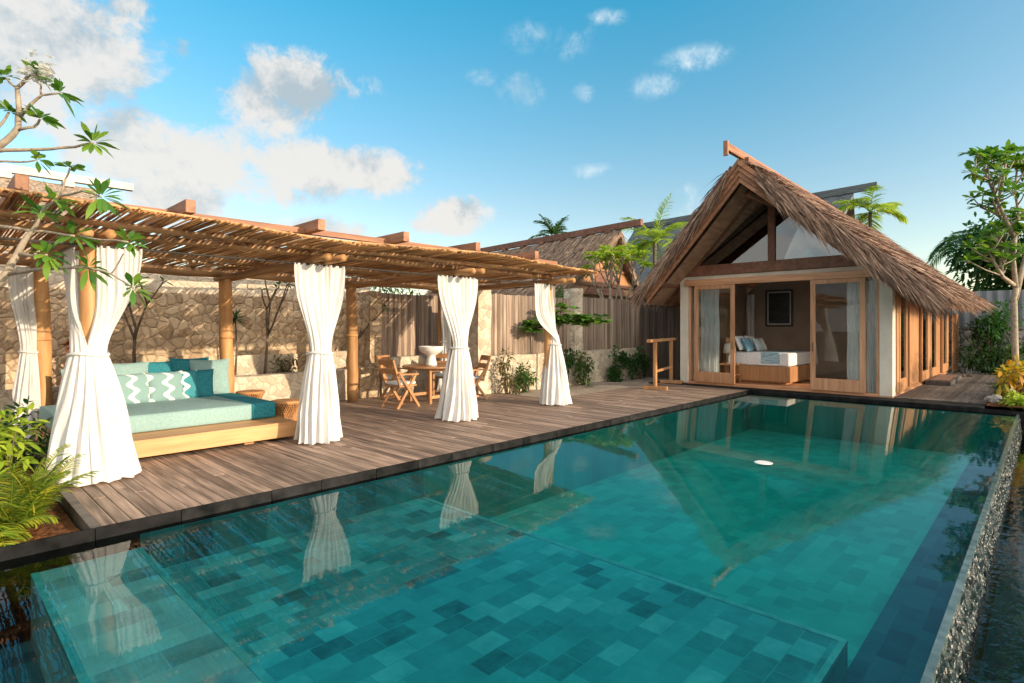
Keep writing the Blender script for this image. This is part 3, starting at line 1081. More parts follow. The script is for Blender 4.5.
pl = thing('stone_planter', 'low stepped rubble stone planter along the wall behind the daybed', 'planter', (3, 11, 0))
b = MB()
rough_block(b, -6, 6.55, 10.85, 11.15, -0.1, 0.63, seed=4, amp=.025)
b.build('lower_tier', STONE_PALE, pl)
b = MB()
rough_block(b, 4.2, 5.5, 11.5, 11.92, 0.4, 0.98, seed=5, amp=.025)
rough_block(b, 5.9, 7.0, 11.5, 11.92, 0.4, 1.0, seed=6, amp=.025)
b.build('upper_tier', STONE_PALE, pl)
b = MB()
b.grid(lambda u, v: Vector((-6 + 12.6 * u, 11.14 + .82 * v, 0.56 + .05 * nz(u * 30, v * 4))), 80, 8)
b.build('soil', MULCH, pl, smooth=True)
wp = thing('stone_pillar', 'sunlit rubble stone block between the planter and the dining corner', 'pillar', (6.8, 11, 0), 'stone pillars between the fences')
b = MB()
rough_block(b, 6.58, 7.08, 10.83, 11.9, -0.1, 0.66, seed=7, amp=.02)
rough_block(b, 6.95, 7.25, 11.0, 11.9, 0.6, 2.35, seed=8, amp=.02)
b.build('stonework', STONE, wp)


def low_wall(name_label, x0, x1, y0, y1, h, seed, mat):
    o = thing('low_stone_wall', name_label, 'wall', ((x0 + x1) / 2, y0, 0))
    b = MB()
    rough_block(b, x0, x1, y0, y1, -0.2, h, seed=seed, amp=.03, step=.15)
    b.build('stonework', mat, o)
    return o


low_wall('low sunlit stone wall under the fence behind the dining table', 7.25, 10.7, 11.0, 11.4, 0.85, 11, STONE_PALE)
low_wall('low grey stone wall below the plank fence along the gravel yard', 9.18, 16.4, 9.42, 9.8, 0.87, 12, STONE_PALE)


def fence(label, p0, p1, z0, z1, mat=FENCE, group='wooden plank fences', gap=.004):
    p0, p1 = Vector((*p0, 0)), Vector((*p1, 0))
    d = p1 - p0
    L = d.length
    d.normalize()
    a = math.atan2(d.y, d.x)
    o = thing('plank_fence', label, 'fence', (p0 + p1) / 2, group)
    b = MB()
    s_ = 0.0
    nrm = Vector((d.y, -d.x, 0))
    while s_ < L - .03:
        w = min(random.uniform(.055, .10), L - s_)
        c = p0 + d * (s_ + w / 2) + nrm * random.uniform(-.008, .008)
        zt = z1 + random.uniform(-.012, .012)
        b.box((c.x, c.y, (z0 + zt) / 2), (w - gap, .022, zt - z0), a)
        s_ += w
    b.build('planks', mat, o)
    b = MB()
    for z in (z0 + .18, z1 - .2):
        q0, q1 = p0 - nrm * .035, p1 - nrm * .035
        b.bar((q0.x, q0.y, z), (q1.x, q1.y, z), .04, .07)
    b.build('rail', mat, o)
    return o


fence('sunlit warm plank fence behind the dining table', (7.27, 11.15), (10.7, 11.15), 0.86, 2.33)
fence('grey plank fence between the pergola end and the low green tree', (9.18, 9.58), (12.35, 9.58), 0.875, 2.34)
fence('weathered plank fence left of the bungalow above the low stone wall', (12.75, 9.58), (16.2, 9.58), 0.885, 2.40)
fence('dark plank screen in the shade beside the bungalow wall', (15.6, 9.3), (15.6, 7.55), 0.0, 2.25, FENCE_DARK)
for (x0, x1, y0, y1, h, lab, sd) in ((8.76, 9.16, 9.40, 9.85, 2.42, 'pale stone pillar at the pergola end between two plank fences', 21),
                                    (12.37, 12.73, 9.40, 9.8, 2.62, 'stone pillar behind the low green tree between plank fences', 22),
                                    (16.2, 16.6, 9.3, 9.8, 2.5, 'shaded stone pillar beside the bungalow eave', 23)):
    o = thing('stone_pillar', lab, 'pillar', (x0, y0, 0), 'stone pillars between the fences')
    b = MB()
    rough_block(b, x0, x1, y0, y1, -0.2, h, seed=sd, amp=.025, step=.12)
    b.build('stonework', STONE_PALE, o)


# ---------------------------------------------------------------- THATCH
def blades(b, S, n, Lr, Wr, lift=(0.02, 0.16), jitter=0.28, vfun=None, extra=None):
    """thin palm strips lying down a slope S(u, v) -> point; v = 1 is the eave"""
    for _ in range(n):
        u = random.random()
        v = random.random() if vfun is None else vfun()
        p = S(u, v)
        dn = (S(u, min(1.0, v + .01)) - S(u, max(0, v - .01))).normalized()
        al = (S(min(1, u + .01), v) - S(max(0, u - .01), v)).normalized()
        nr = al.cross(dn).normalized()
        if nr.z < 0:
            nr = -nr
        L, W = random.uniform(*Lr), random.uniform(*Wr)
        d = (dn + al * random.gauss(0, jitter) + nr * random.uniform(*lift))
        if extra is not None:
            d += extra(u, v)
        d.normalize()
        sd = d.cross(nr).normalized()
        q = random.uniform(-.7, .7)
        sd = sd * math.cos(q) + nr * math.sin(q)
        p = p + nr * random.uniform(0, .04)
        m_ = p + d * L * .55
        e = p + d * L - Vector((0, 0, random.uniform(.02, .16) * L))
        b.add([p - sd * W / 2, p + sd * W / 2, m_ + sd * W / 2, m_ - sd * W / 2, e], [(0, 1, 2, 3), (3, 2, 4)], random.random())


# ---------------------------------------------------------------- BUNGALOW
HX0, HX1, HYR, HYL, HYC = 14.6, 24.0, 2.45, 7.43, 4.97
RZ, EZ = 5.30, 2.52
hs = thing('bungalow', 'cream bungalow with a steep shaggy palm thatch roof at the end of the pool', 'house', (19, HYC, 0))
b = MB()
b.span(HX0, HX1, HYR, HYL, -0.3, 0.03)
b.build('floor', TEAK_Y, hs)
b = MB()
b.span(HX0, HX0 + .32, HYR, HYR + .25, 0.0, 2.93)
b.build('column', PLASTER, hs, bevel=.01)
b = MB()
b.span(HX0, HX0 + .32, HYL - .24, HYL, 0.0, 2.93)
b.build('column', PLASTER, hs, bevel=.01)
b = MB()
b.span(HX0 + .002, HX0 + .3, HYR + .252, HYL - .242, 2.70, 2.93)
b.build('lintel', PLASTER, hs)
b = MB()
b.span(HX0 - .08, HX0 - .003, HYR + .22, HYL - .17, 2.665, 2.83)
b.build('door_rail', TEAK_Y, hs, bevel=.006)
b = MB()
b.span(HX0 + .02, HX0 + .2, HYR + .252, HYL - .242, 0.0, 0.065)
b.build('door_sill', TEAK_Y, hs)
for y0, y1 in ((HYL - .30, HYL - .245), (HYR + .255, HYR + .31)):
    b = MB()
    b.span(HX0 + .04, HX0 + .16, y0, y1, 0.067, 2.66)
    b.build('jamb', TEAK, hs)


def sliding(y0, y1, x, parent, name='sliding_door', st_=.11, bot=.28, top=.10, z0=.07, z1=2.66):
    fr = MB()
    fr.span(x, x + .05, y0, y0 + st_, z0, z1)
    fr.span(x, x + .05, y1 - st_, y1, z0, z1)
    fr.span(x + .002, x + .048, y0 + st_, y1 - st_, z0, z0 + bot)
    fr.span(x + .002, x + .048, y0 + st_, y1 - st_, z1 - top, z1)
    o = fr.build(name, TEAK, parent, bevel=.006)
    g = MB()
    g.span(x + .021, x + .029, y0 + st_ + .001, y1 - st_ - .001, z0 + bot + .001, z1 - top - .001)
    g.build('pane', GLASS, o)
    h = MB()
    yy = y0 + .055 if y0 > HYC else y1 - .055
    h.tube([(x - .012, yy, .98), (x - .03, yy, 1.0), (x - .03, yy, 1.16), (x - .012, yy, 1.18)], .008, 6)
    h.build('handle', IRON, o)
    return o


sliding(5.88, 6.98, HX0 - .07, hs)
sliding(2.95, 4.08, HX0 - .07, hs)
for y0, y1 in ((6.98, HYL - .305), (HYR + .315, 2.95)):
    g = MB()
    g.span(HX0 + .08, HX0 + .088, y0, y1, .07, 2.66)
    g.build('fixed_pane', GLASS, hs)
# right-hand side: teak posts, glazed and solid leaves
b = MB()
b.span(HX0 + .33, HX1, HYR + .02, HYR + .14, 2.56, 2.72)
b.span(HX0 + .33, HX1, HYR + .02, HYR + .14, 0.031, 0.09)
b.build('side_rail', TEAK_ORANGE, hs)
b = MB()
b.span(HX0 + .33, HX1, HYR + .03, HYR + .3, 2.722, 2.93)
b.build('side_beam', PLASTER, hs)
xs = [(14.95, 15.2, 0), (15.22, 16.2, 1), (16.95, 18.3, 2), (18.32, 19.5, 1), (19.52, 19.9, 0), (19.92, 21.1, 1), (21.15, 22.4, 2), (22.42, 23.5, 1), (23.55, 23.95, 0)]
for x0, x1, k in xs:
    if k == 0:
        b = MB()
        b.span(x0, x1, HYR - .02, HYR + .12, .092, 2.558)
        b.build('side_post', TEAK_ORANGE, hs)
    elif k == 1:
        fr = MB()
        fr.span(x0, x0 + .13, HYR - .03, HYR + .03, .092, 2.558)
        fr.span(x1 - .13, x1, HYR - .03, HYR + .03, .092, 2.558)
        fr.span(x0 + .13, x1 - .13, HYR - .028, HYR + .028, .092, .36)
        fr.span(x0 + .13, x1 - .13, HYR - .028, HYR + .028, 2.45, 2.558)
        o = fr.build('side_door', TEAK_ORANGE, hs, bevel=.006)
        g = MB()
        g.span(x0 + .131, x1 - .131, HYR - .004, HYR + .004, .361, 2.449)
        g.build('pane', GLASS, o)
    else:
        b = MB()
        b.span(x0, x1, HYR + .04, HYR + .09, .092, 2.558)
        b.build('side_panel', TEAK_ORANGE, hs)
b = MB()                                                    # an open leaf folded back into the doorway
b.span(16.88, 16.93, HYR + .1, HYR + .9, .1, 2.55)
b.build('side_panel', TEAK_ORANGE, hs)
b = MB()
b.span(HX0 + .33, HX1, HYL - .16, HYL - .01, 0.0, 2.93)
b.span(HX1 - .15, HX1, HYR + .15, HYL - .17, 0.0, 3.2)
b.build('wall', PLASTER, hs)
b = MB()
b.poly([(18.9, HYR + .15, .03), (18.9, HYR + .15, 2.6), (18.9, HYC, 4.8), (18.9, HYL - .17, 2.6), (18.9, HYL - .17, .03)], .1)
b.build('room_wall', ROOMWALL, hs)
b = MB()
b.span(HX0 + .34, 18.89, HYL - .19, HYL - .165, 0.031, 2.93)
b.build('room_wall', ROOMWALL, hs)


def xfront(v):
    return 12.62 + 1.20 * v


def slope(sg, z_off=0.0, x1=24.9, xo=0.0, vmax=1.0):
    """roof surface on one side of the ridge: slightly sagging"""
    ye = HYC + (3.2 if sg > 0 else -3.08)

    def S(u, v):
        vv = v * vmax
        X = (xfront(vv) + xo) + (x1 + 0.3 * vv - xfront(vv) - xo) * u
        Y = HYC + (ye - HYC) * vv
        Z = RZ + (EZ - RZ) * (vv ** 0.93) + z_off - 0.05 * math.sin(math.pi * u)
        return Vector((X, Y, Z))
    return S


th = MB()
for sg in (-1, 1):
    S1, S0 = slope(sg), slope(sg, -0.2)
    th.grid(lambda u, v: S1(u, v) + Vector((0, 0, .04 * nz(u * 40, v * 14, sg))), 60, 24, .35)
    th.grid(lambda u, v: S0(u, v), 12, 12, .2)
    th.grid(lambda u, v: S1(0, v).lerp(S0(0, v), u), 1, 24, .3)
    th.grid(lambda u, v: S1(u, 1).lerp(S0(u, 1), v), 40, 1, .3)
    th.grid(lambda u, v: S1(1, v).lerp(S0(1, v), u), 1, 24, .3)
thatch = th.build('thatch', THATCH, hs)
th = MB()
for sg, n in ((-1, 27000), (1, 8000)):
    S1 = slope(sg)
    blades(th, S1, n, (.35, .95), (.012, .028), (.02, .34), .27)
    blades(th, S1, n // 14, (.3, .7), (.012, .026), (.1, .5), .3, vfun=lambda: random.uniform(0, .05))
    # eave fringe
    blades(th, S1, n // 6, (.25, .6), (.014, .03), (-.25, .08), .18, vfun=lambda: random.uniform(.93, 1.0))
    S2 = slope(sg, -.16)
    blades(th, S2, n // 9, (.2, .5), (.014, .03), (-.5, -.05), .18, vfun=lambda: random.uniform(.95, 1.0))
    # verge: strands hanging over the front edge

    def V(u, v, sg=sg):
        return slope(sg, -.20 * u)(0.0, 0) if False else slope(sg, -.2 * random.random())(random.random() * .012, v)
    for _ in range(4200 if sg < 0 else 3800):
        v = (.10 if sg < 0 else .06) + .9 * random.random() ** .85
        S3 = slope(sg, .10 - (.34 if sg < 0 else .17) * random.random(), xo=-.22 if sg < 0 else -.19)
        p = S3(random.random() * (.03 if sg < 0 else .018), v)
        dn = (S3(0, min(1, v + .02)) - S3(0, max(0, v - .02))).normalized()
        d = (dn + Vector((random.gauss(-.16, .16), random.gauss(0, .1), random.uniform(-.55, .05)))).normalized()
        L, W = random.uniform(.3, .75 if sg > 0 else .85), random.uniform(.012, .026)
        sd = d.cross(Vector((1, .2, .1))).normalized()
        e = p + d * L - Vector((0, 0, .1 * L))
        m_ = p + d * L * .55
        th.add([p - sd * W / 2, p + sd * W / 2, m_ + sd * W / 2, m_ - sd * W / 2, e], [(0, 1, 2, 3), (3, 2, 4)], random.random())
o = th.build('strands', THATCH, thatch)
# ridge board with its forward prow
b = MB()
b.bar((11.85, HYC, RZ + .10), (25.6, HYC, RZ - .10), .09, .17)
b.bar((12.75, HYC, RZ + .0), (25.3, HYC, RZ - .16), .26, .12)
b.box((11.83, HYC, RZ + .06), (.05, .10, .32))
b.build('ridge_board', TIMBER_X, thatch, bevel=.008)
# soffit, verge boards
for sg in (-1, 1):
    b = MB()
    Sa = slope(sg, -.29, xo=.35)
    b.grid(lambda u, v: Sa(u, v), 4, 10)
    Sb = slope(sg, -.33, xo=.35)
    b.grid(lambda u, v: Sb(u, v), 4, 10)
    b.build('soffit', SOFFIT, hs)
    b = MB()
    for j in range(4):                                       # stepped verge boards under the thatch
        zo, xo = -.03 - .125 * j, -.16 + .035 * j
        Sc = slope(sg, zo, xo=xo)
        b.poly([Sc(0, 0.0), Sc(0, .93), Sc(0, .93) - Vector((0, 0, .12)), Sc(0, 0) - Vector((0, 0, .12))], .035 * sg)
    b.build('verge_board', TIMBER, hs)
    # rafter close to the gable glazing
    b = MB()
    for xo, dz, h in ((1.2, -.36, .12), (1.82, -.365, .13)):
        Sd = slope(sg, dz, xo=xo)
        b.bar(Sd(0, .0), Sd(0, .97), .12, h)
    b.build('rafter', CHOCO, hs)
b = MB()
b.tube([(13.75, HYL + .17, 2.74), (17, HYL + .17, 2.74)], .105, 12)
b.build('purlin', CHOCO, hs, smooth=True)
b = MB()
b.tube([(13.9, HYR - .17, 2.72), (17, HYR - .17, 2.72)], .105, 12)
b.build('purlin', CHOCO, hs, smooth=True)
b = MB()
b.tube([(13.1, HYC, 4.62), (18.9, HYC, 4.62)], .09, 12)
b.build('purlin', CHOCO, hs, smooth=True)
b = MB()                                                    # tie beam and king post of the gable
b.span(HX0 - .1, HX0 + .1, HYR + .1, HYL - .1, 2.935, 3.20)
b.build('gable_beam', CHOCO, hs, bevel=.01)
b = MB()
b.span(HX0 - .07, HX0 + .07, HYC - .085, HYC + .085, 3.203, 4.85)
b.build('gable_post', CHOCO, hs, bevel=.01)
for sg in (-1, 1):
    g = MB()
    zt = 4.86
    a = HYC + sg * .09
    c = HYC + sg * 2.05
    g.poly([(HX0, a, 3.205), (HX0, c, 3.205), (HX0, a, zt)] if sg > 0 else [(HX0, a, 3.205), (HX0, a, zt), (HX0, c, 3.205)], .01)
    g.build('gable_pane', GLASS_HI, hs)

# room inside
bd = thing('bed', 'large bed with white linen on a teak base seen through the open doors', 'bed', (16.6, 5.6, 0.03))
b = MB()
b.span(15.62, 17.6, 4.87, 6.45, .09, .50)
b.span(15.75, 17.5, 5.0, 6.4, .03, .09)
b.build('bed_base', TEAK_ORANGE, bd, bevel=.01)
cushion_block(15.64, 17.58, 4.89, 6.45, .503, .86, 'mattress', WHITECLOTH, bd, .06)
rn = cushion_block(15.628, 17.59, 5.12, 5.62, .56, .868, 'bed_runner', BLUECLOTH, None, .03)
tag(rn, 'blue and white woven runner across the foot of the bed', 'bed runner')
b = MB()
b.span(15.6, 17.65, 6.47, 6.55, .03, 1.25)
b.build('headboard', TEAK_ORANGE, bd)
bp = [(16.0, 6.28, 1.10, .62, .45, WHITECLOTH, 'white pillow at the head of the bed behind the near blue one'), (16.75, 6.28, 1.10, .62, .45, WHITECLOTH, 'white pillow at the head of the bed towards the room wall'),
      (15.95, 6.08, 1.06, .48, .42, M('blue_pillow_cloth', (0.08, .22, .34), (.25, .42, .52), (30, 6, 6), .9, .1), 'blue patterned pillow at the near side of the bed'),
      (16.45, 5.98, 1.05, .46, .40, M('grey_blue_pillow_cloth', (0.35, .45, .50), (.6, .66, .68), (30, 6, 6), .9, .1), 'grey blue pillow in the middle of the bed'),
      (16.9, 6.06, 1.05, .46, .40, WHITECLOTH, 'white front pillow on the far side of the bed')]
for x, y, z, w, h, m_, lab in bp:
    o = pillow(x, y, z, w, h, R(-24), 0, m_, lab)
    o['group'] = 'pillows on the bed'
nt = thing('bedside_table', 'small teak bedside table behind the left sliding door', 'table', (15.25, 6.3, .03))
b = MB()
b.span(15.02, 15.48, 6.08, 6.52, .52, .56)
b.span(15.02, 15.48, 6.08, 6.52, .24, .27)
b.build('shelf', TEAK_ORANGE, nt)
for x in (15.04, 15.46):
    for y in (6.10, 6.50):
        b = MB()
        b.bar((x, y, .03), (x, y, .52), .035, .035)
        b.build('leg', TEAK_ORANGE, nt)
lp = thing('table_lamp', 'table lamp with a pale drum shade on the bedside table', 'lamp', (15.25, 6.30, .56))
b = MB()
b.lathe((15.25, 6.30, .56), [(.02, 0), (.09, 0), (.09, .02), (.025, .04), (.05, .12), (.02, .26), (.01, .34)], 20)
b.build('base', CERAMIC, lp, smooth=True)
b = MB()
b.lathe((15.25, 6.30, .84), [(.17, 0), (.14, .26)], 28)
b.build('shade', LAMPSHADE, lp, smooth=True)
pc = thing('framed_picture', 'dark framed picture on the taupe room wall', 'picture', (18.87, 6.2, 2))
b = MB()
y0, y1, z0, z1 = 5.85, 6.57, 1.62, 2.68
b.span(18.85, 18.895, y0 - .06, y1 + .06, z0 - .06, z0)
b.span(18.85, 18.895, y0 - .06, y1 + .06, z1, z1 + .06)
b.span(18.85, 18.895, y0 - .06, y0, z0, z1)
b.span(18.85, 18.895, y1, y1 + .06, z0, z1)
b.build('frame', IRON, pc)
b = MB()
b.span(18.87, 18.89, y0, y1, z0, z1)
b.build('mat_board', WHITEPAINT, pc)
b = MB()
b.span(18.862, 18.868, y0 + .04, y1 - .04, z0 + .04, z1 - .04)
b.build('print', INK, pc)


def door_curtain(x, y0, y1, label, seed, mat=SHEER, z1=2.6, group='curtains behind the glass doors'):
    b = MB()
    n = int((y1 - y0) / .075) + 2

    def f(u, v):
        y = y0 + (y1 - y0) * u
        return Vector((x + .035 * math.sin(2 * math.pi * n * u * .5 + seed + .8 * nz(u * 4, v * 1.5, seed)) + .02 * nz(u * 6, v * 2, seed), y + .02 * nz(v * 3, seed), .06 + (z1 - .06) * (1 - v)))
    b.grid(f, n * 8, 24)
    return tag(b.build('door_curtain', mat, None, smooth=True), label, 'curtain', group)


door_curtain(14.82, 6.42, 6.94, 'pale blue sheer curtain behind the left sliding door', 1.0)
door_curtain(14.82, 6.99, 7.12, 'thin strip of sheer curtain at the left end of the doorway', 2.0)
door_curtain(14.82, 3.06, 3.38, 'sheer curtain bunched behind the right sliding door', 3.0)
door_curtain(14.82, 2.76, 3.0, 'light blue sheer curtain in the fixed pane beside the right column', 4.0)
door_curtain(18.5, 6.82, 7.1, 'white drape hanging at the back of the room beside the picture', 5.0, CLOTH, 2.6)

# step and mat and sandals beside the bungalow
b = MB()
b.span(18.6, 21.3, 1.85, 2.40, .008, .12)
tag(b.build('wooden_step', DECK_DARK, None, bevel=.01), 'low dark wooden step at the side doors of the bungalow', 'step')
b = MB()
b.span(18.75, 20.9, 1.92, 2.32, .122, .135)
tag(b.build('door_mat', M('mat_weave', (.14, .07, .05), (.25, .14, .1), (40, 40, 5)), None), 'reddish brown mat lying on the low wooden step', 'mat')


def sandal(x, y, a, label):
    t = thing('sandal', label, 'sandal', (x, y, .008), 'pair of sandals by the side wall')
    b = MB()
    b.box((x, y, .02), (.26, .09, .022), a)
    b.build('sole', SHOE, t, bevel=.008)
    b = MB()
    c, s_ = math.cos(a), math.sin(a)
    for sg in (-1, 1):
        b.tube([(x + c * .10, y + s_ * .10, .03), (x + c * .03 - sg * s_ * .02, y + s_ * .03 + sg * c * .02, .065), (x - c * .02 - sg * s_ * .045, y - s_ * .02 + sg * c * .045, .03)], .008, 6)
    b.build('strap', SHOE, t)


sandal(22.4, 1.95, .3, 'dark sandal left on the side terrace nearer the door')
sandal(22.6, 1.78, .5, 'dark sandal left on the side terrace nearer the garden')

# towel rack
tr = thing('towel_rack', 'free standing wooden towel rack on the deck beside the bungalow', 'towel rack', (13.3, 7.2, 0))
A, B = Vector((12.55, 7.05, 0)), Vector((14.25, 7.52, 0))
dv = (B - A).normalized()
for P in (A, B):
    b = MB()
    b.bar(P + Vector((0, 0, .07)), P + Vector((0, 0, 1.18)), .075, .075)
    b.build('post', FURN, tr, bevel=.006)
    b = MB()
    q = Vector((-dv.y, dv.x, 0))
    b.bar(P - q * .30 + Vector((0, 0, .045)), P + q * .30 + Vector((0, 0, .045)), .12, .085)
    b.build('foot', FURN, tr, bevel=.006)
b = MB()
b.bar(A - dv * .62 + Vector((0, 0, 1.215)), B + dv * .5 + Vector((0, 0, 1.215)), .10, .07)
b.build('top_rail', FURN, tr, bevel=.006)
b = MB()
b.bar(A + Vector((0, 0, .45)), B + Vector((0, 0, .45)), .05, .06)
b.build('lower_rail', FURN, tr)


# ---------------------------------------------------------------- NEIGHBOURS
def villa(label, ridge0, ridge1, half, eave_z, wallmat, roofmat, prow=0.9, n=5000, front='a', gable_mat=TIMBER, ridge_mat=CHOCO, Lr=(.4, .9), rh=.24):
    """thatched house with its ridge from ridge0 to ridge1 (front gable at ridge0)"""
    r0, r1 = Vector(ridge0), Vector(ridge1)
    ax = (r1 - r0)
    ax.z = 0
    ax.normalize()
    sd = Vector((ax.y, -ax.x, 0))
    o = thing('neighbour_villa', label, 'house', (r0.x, r0.y, 0))
    tm = MB()
    Ss = []
    for sg in (-1, 1):
        def S(u, v, sg=sg, dz=0.0):
            base = r0.lerp(r1, u) + ax * (0.8 * v * (1 - u))
            p = base + sd * (sg * half * v)
            p.z = base.z + (eave_z - base.z) * v ** .93 + dz
            return p
        Ss.append(S)
        tm.grid(lambda u, v: S(u, v) + Vector((0, 0, .05 * nz(u * 30, v * 9, sg))), 40, 16, .4)
        tm.grid(lambda u, v: S(u, v, dz=-.25), 6, 6, .2)
        tm.grid(lambda u, v: S(0, v, dz=-.25 * u), 1, 12, .3)
        tm.grid(lambda u, v: S(u, 1, dz=-.25 * v), 12, 1, .3)
    rf = tm.build('roof', roofmat, o)
    if n:
        tm = MB()
        for S in Ss:
            blades(tm, S, n, Lr, (.014, .034), (.02, .2), .22)
            for _ in range(n // 5):
                v = random.random()
                p = S(random.random() * .02, v, dz=-.2 * random.random())
                d = ((S(0, min(1, v + .02)) - S(0, max(0, v - .02))).normalized() + Vector((random.gauss(0, .15), random.gauss(0, .15), random.uniform(-.6, 0))) - ax * .15).normalized()
                w = ax.cross(d).normalized() * random.uniform(.008, .016)
                L = random.uniform(.3, .7)
                tm.add([p - w, p + w, p + d * L], [(0, 1, 2)], random.random())
        tm.build('strands', roofmat, rf)
    b = MB()
    up = Vector((0, 0, .17))
    b.bar(r0 - ax * prow + up, r1 + up, .18, rh)
    k = int((r1 - r0).length / 1.1)
    for i in range(k):
        p = r0.lerp(r1, (i + .5) / k) + Vector((0, 0, .03))
        b.box(p, (.22, .22, .16), math.atan2(ax.y, ax.x))
    b.build('ridge_board', ridge_mat, rf)
    b = MB()
    g = r0 + ax * .7
    apex = Vector((g.x, g.y, g.z - .2))
    L_, R_ = g - sd * (half * .8), g + sd * (half * .8)
    L_.z = R_.z = eave_z + .3
    b.poly([L_, R_, apex], .06)
    b.build('gable', gable_mat, o)
    b = MB()
    for q in (.16, .42, .68, .94):                          # boards and the dark opening below them
        zz = L_.z + (apex.z - L_.z) * q
        hw_ = half * .8 * (1 - q) + .05
        b.box((g.x - ax.x * .05, g.y - ax.y * .05, zz), (2 * hw_, .05, .10), math.atan2(sd.y, sd.x))
    b.build('gable_board', TIMBER, o)
    b = MB()
    b.poly([g - sd * half * .45 - ax * .03 + Vector((0, 0, L_.z - g.z)), g + sd * half * .45 - ax * .03 + Vector((0, 0, L_.z - g.z)), apex - ax * .03 - Vector((0, 0, 1.0))], .02)
    b.build('gable_opening', CHOCO, o)
    b = MB()
    w0, w1 = r0 + ax * 1.2, r1 - ax * .4
    hw = half * .74
    pts = [w0 - sd * hw, w0 + sd * hw, w1 + sd * hw, w1 - sd * hw]
    low = [Vector((p.x, p.y, -.5)) for p in pts]
    hi = [Vector((p.x, p.y, eave_z + .35)) for p in pts]
    b.add(low + hi, [(0, 1, 5, 4), (1, 2, 6, 5), (2, 3, 7, 6), (3, 0, 4, 7)], .5)
    b.build('wall', wallmat, o)
    b = MB()
    for q in (.2, .5, .8):
        c = (w0 - sd * hw).lerp(w1 - sd * hw, q) - sd * .04
        b.box((c.x, c.y, 1.7), (1.1, .06, 1.5), math.atan2(ax.y, ax.x))
    b.build('window', CHOCO, o)
    return o


CREAM = M('warm_cream_plaster', (.58, .46, .32), (.70, .57, .41), (2, 2, 2), .8, .05, .004, .03)
SHINGLE = M('speckled_shingle', (.12, .085, .06), (.42, .33, .25), (16, 16, 16), .85, .6, .03, .25)
villa('thatched villa behind the plank fence with a sunlit orange gable', (18.6, 11.9, 5.30), (18.6, 21.0, 5.0), 3.2, 2.5, CREAM, THATCH_GREY, n=4500, gable_mat=TEAK_ORANGE)
villa('distant villa with a dark grey shingle roof rising behind the bungalow', (32, 7.0, 8.25), (32, 19.5, 7.85), 5.0, 3.4, PLASTER, SLATE, n=0, prow=1.0, ridge_mat=SLATE, rh=.34)
villa('speckled shingle roofed villa with a white ridge board beyond the stone wall', (3.0, 17.0, 4.95), (-14, 17.0, 4.95), 3.4, 2.4, CREAM, SHINGLE, n=0, prow=.75, ridge_mat=WHITEPAINT, rh=.17)


# ---------------------------------------------------------------- PLANTS
def whorl(b, p, n, L, W, spread=1.0, updir=Vector((0, 0, 1)), droop=.35, rr=(0, 1)):
    up = updir.normalized()
    a = Vector((1, 0, 0)) if abs(up.x) < .9 else Vector((0, 1, 0))
    u = up.cross(a).normalized()
    w = up.cross(u)
    ph = random.uniform(0, 6.3)
    for k in range(n):
        t = ph + 2.4 * k
        el = random.uniform(.05, .8) / spread
        d = (u * math.cos(t) + w * math.sin(t)) * math.cos(el) + up * math.sin(el)
        l_ = L * random.uniform(.7, 1.15)
        b.leaf(Vector(p) + d * .02, d, l_, W * random.uniform(.8, 1.15), droop * random.uniform(.3, 1.3), random.uniform(*rr), prof=(.12, .55, 1.0, .85, .06))


def flowers(b, p, n, R_=.07):
    for _ in range(n):
        c = Vector(p) + Vector((random.gauss(0, R_ * .55), random.gauss(0, R_ * .55), random.gauss(0, R_ * .5)))
        for k in range(5):
            a = 2 * math.pi * k / 5 + random.random()
            b.leaf(c, (math.cos(a), math.sin(a), random.uniform(-.5, .9)), .046, .036, .2, random.random(), prof=(.2, 1, .3))


# near frangipani whose branches come in from the left
fr = thing('frangipani_tree', 'frangipani reaching in from the left over the near pergola corner, with white blossom', 'tree', (-0.9, 5.75, -.08))
tk, cr, fl = MB(), MB(), MB()
D = 4.55
root = Vector((-.85, 5.75, -.1))
fork = Vector((-.62, 5.62, 1.2))
tk.tube([root, root.lerp(fork, .5) + Vector((.05, 0, 0)), fork], [.10, .085, .07], 10)
A1, A2 = at(-12, 292, D), at(-10, 152, D)
tk.tube([fork, (fork + A1) / 2 + Vector((-.05, 0, .05)), A1], [.062, .05, .042], 9)
tk.tube([fork, (fork + A2) / 2 + Vector((-.25, .05, 0)), A2], [.062, .05, .036], 9)


def br(pts, r0, r1, wh=None, n=9, L=.155, up=None):
    P = [at(p[0], p[1], p[2] if len(p) > 2 else D) for p in pts]
    m_ = len(P)
    Q = []
    for i, p in enumerate(P):
        Q.append(p)
        if i < m_ - 1:
            Q.append((p + P[i + 1]) / 2 + Vector((random.uniform(-.006, .006), random.uniform(-.006, .006), random.uniform(-.006, .006))))
    k = len(Q)
    tk.tube(Q, [.8 * (r0 + (r1 - r0) * i / (k - 1)) for i in range(k)], 8)
    if wh:
        d = (P[-1] - P[-2]).normalized()
        whorl(cr, P[-1], n + 8, L * 1.02, .047, 1.0, (d + Vector((0, 0, .5))) if up is None else up)


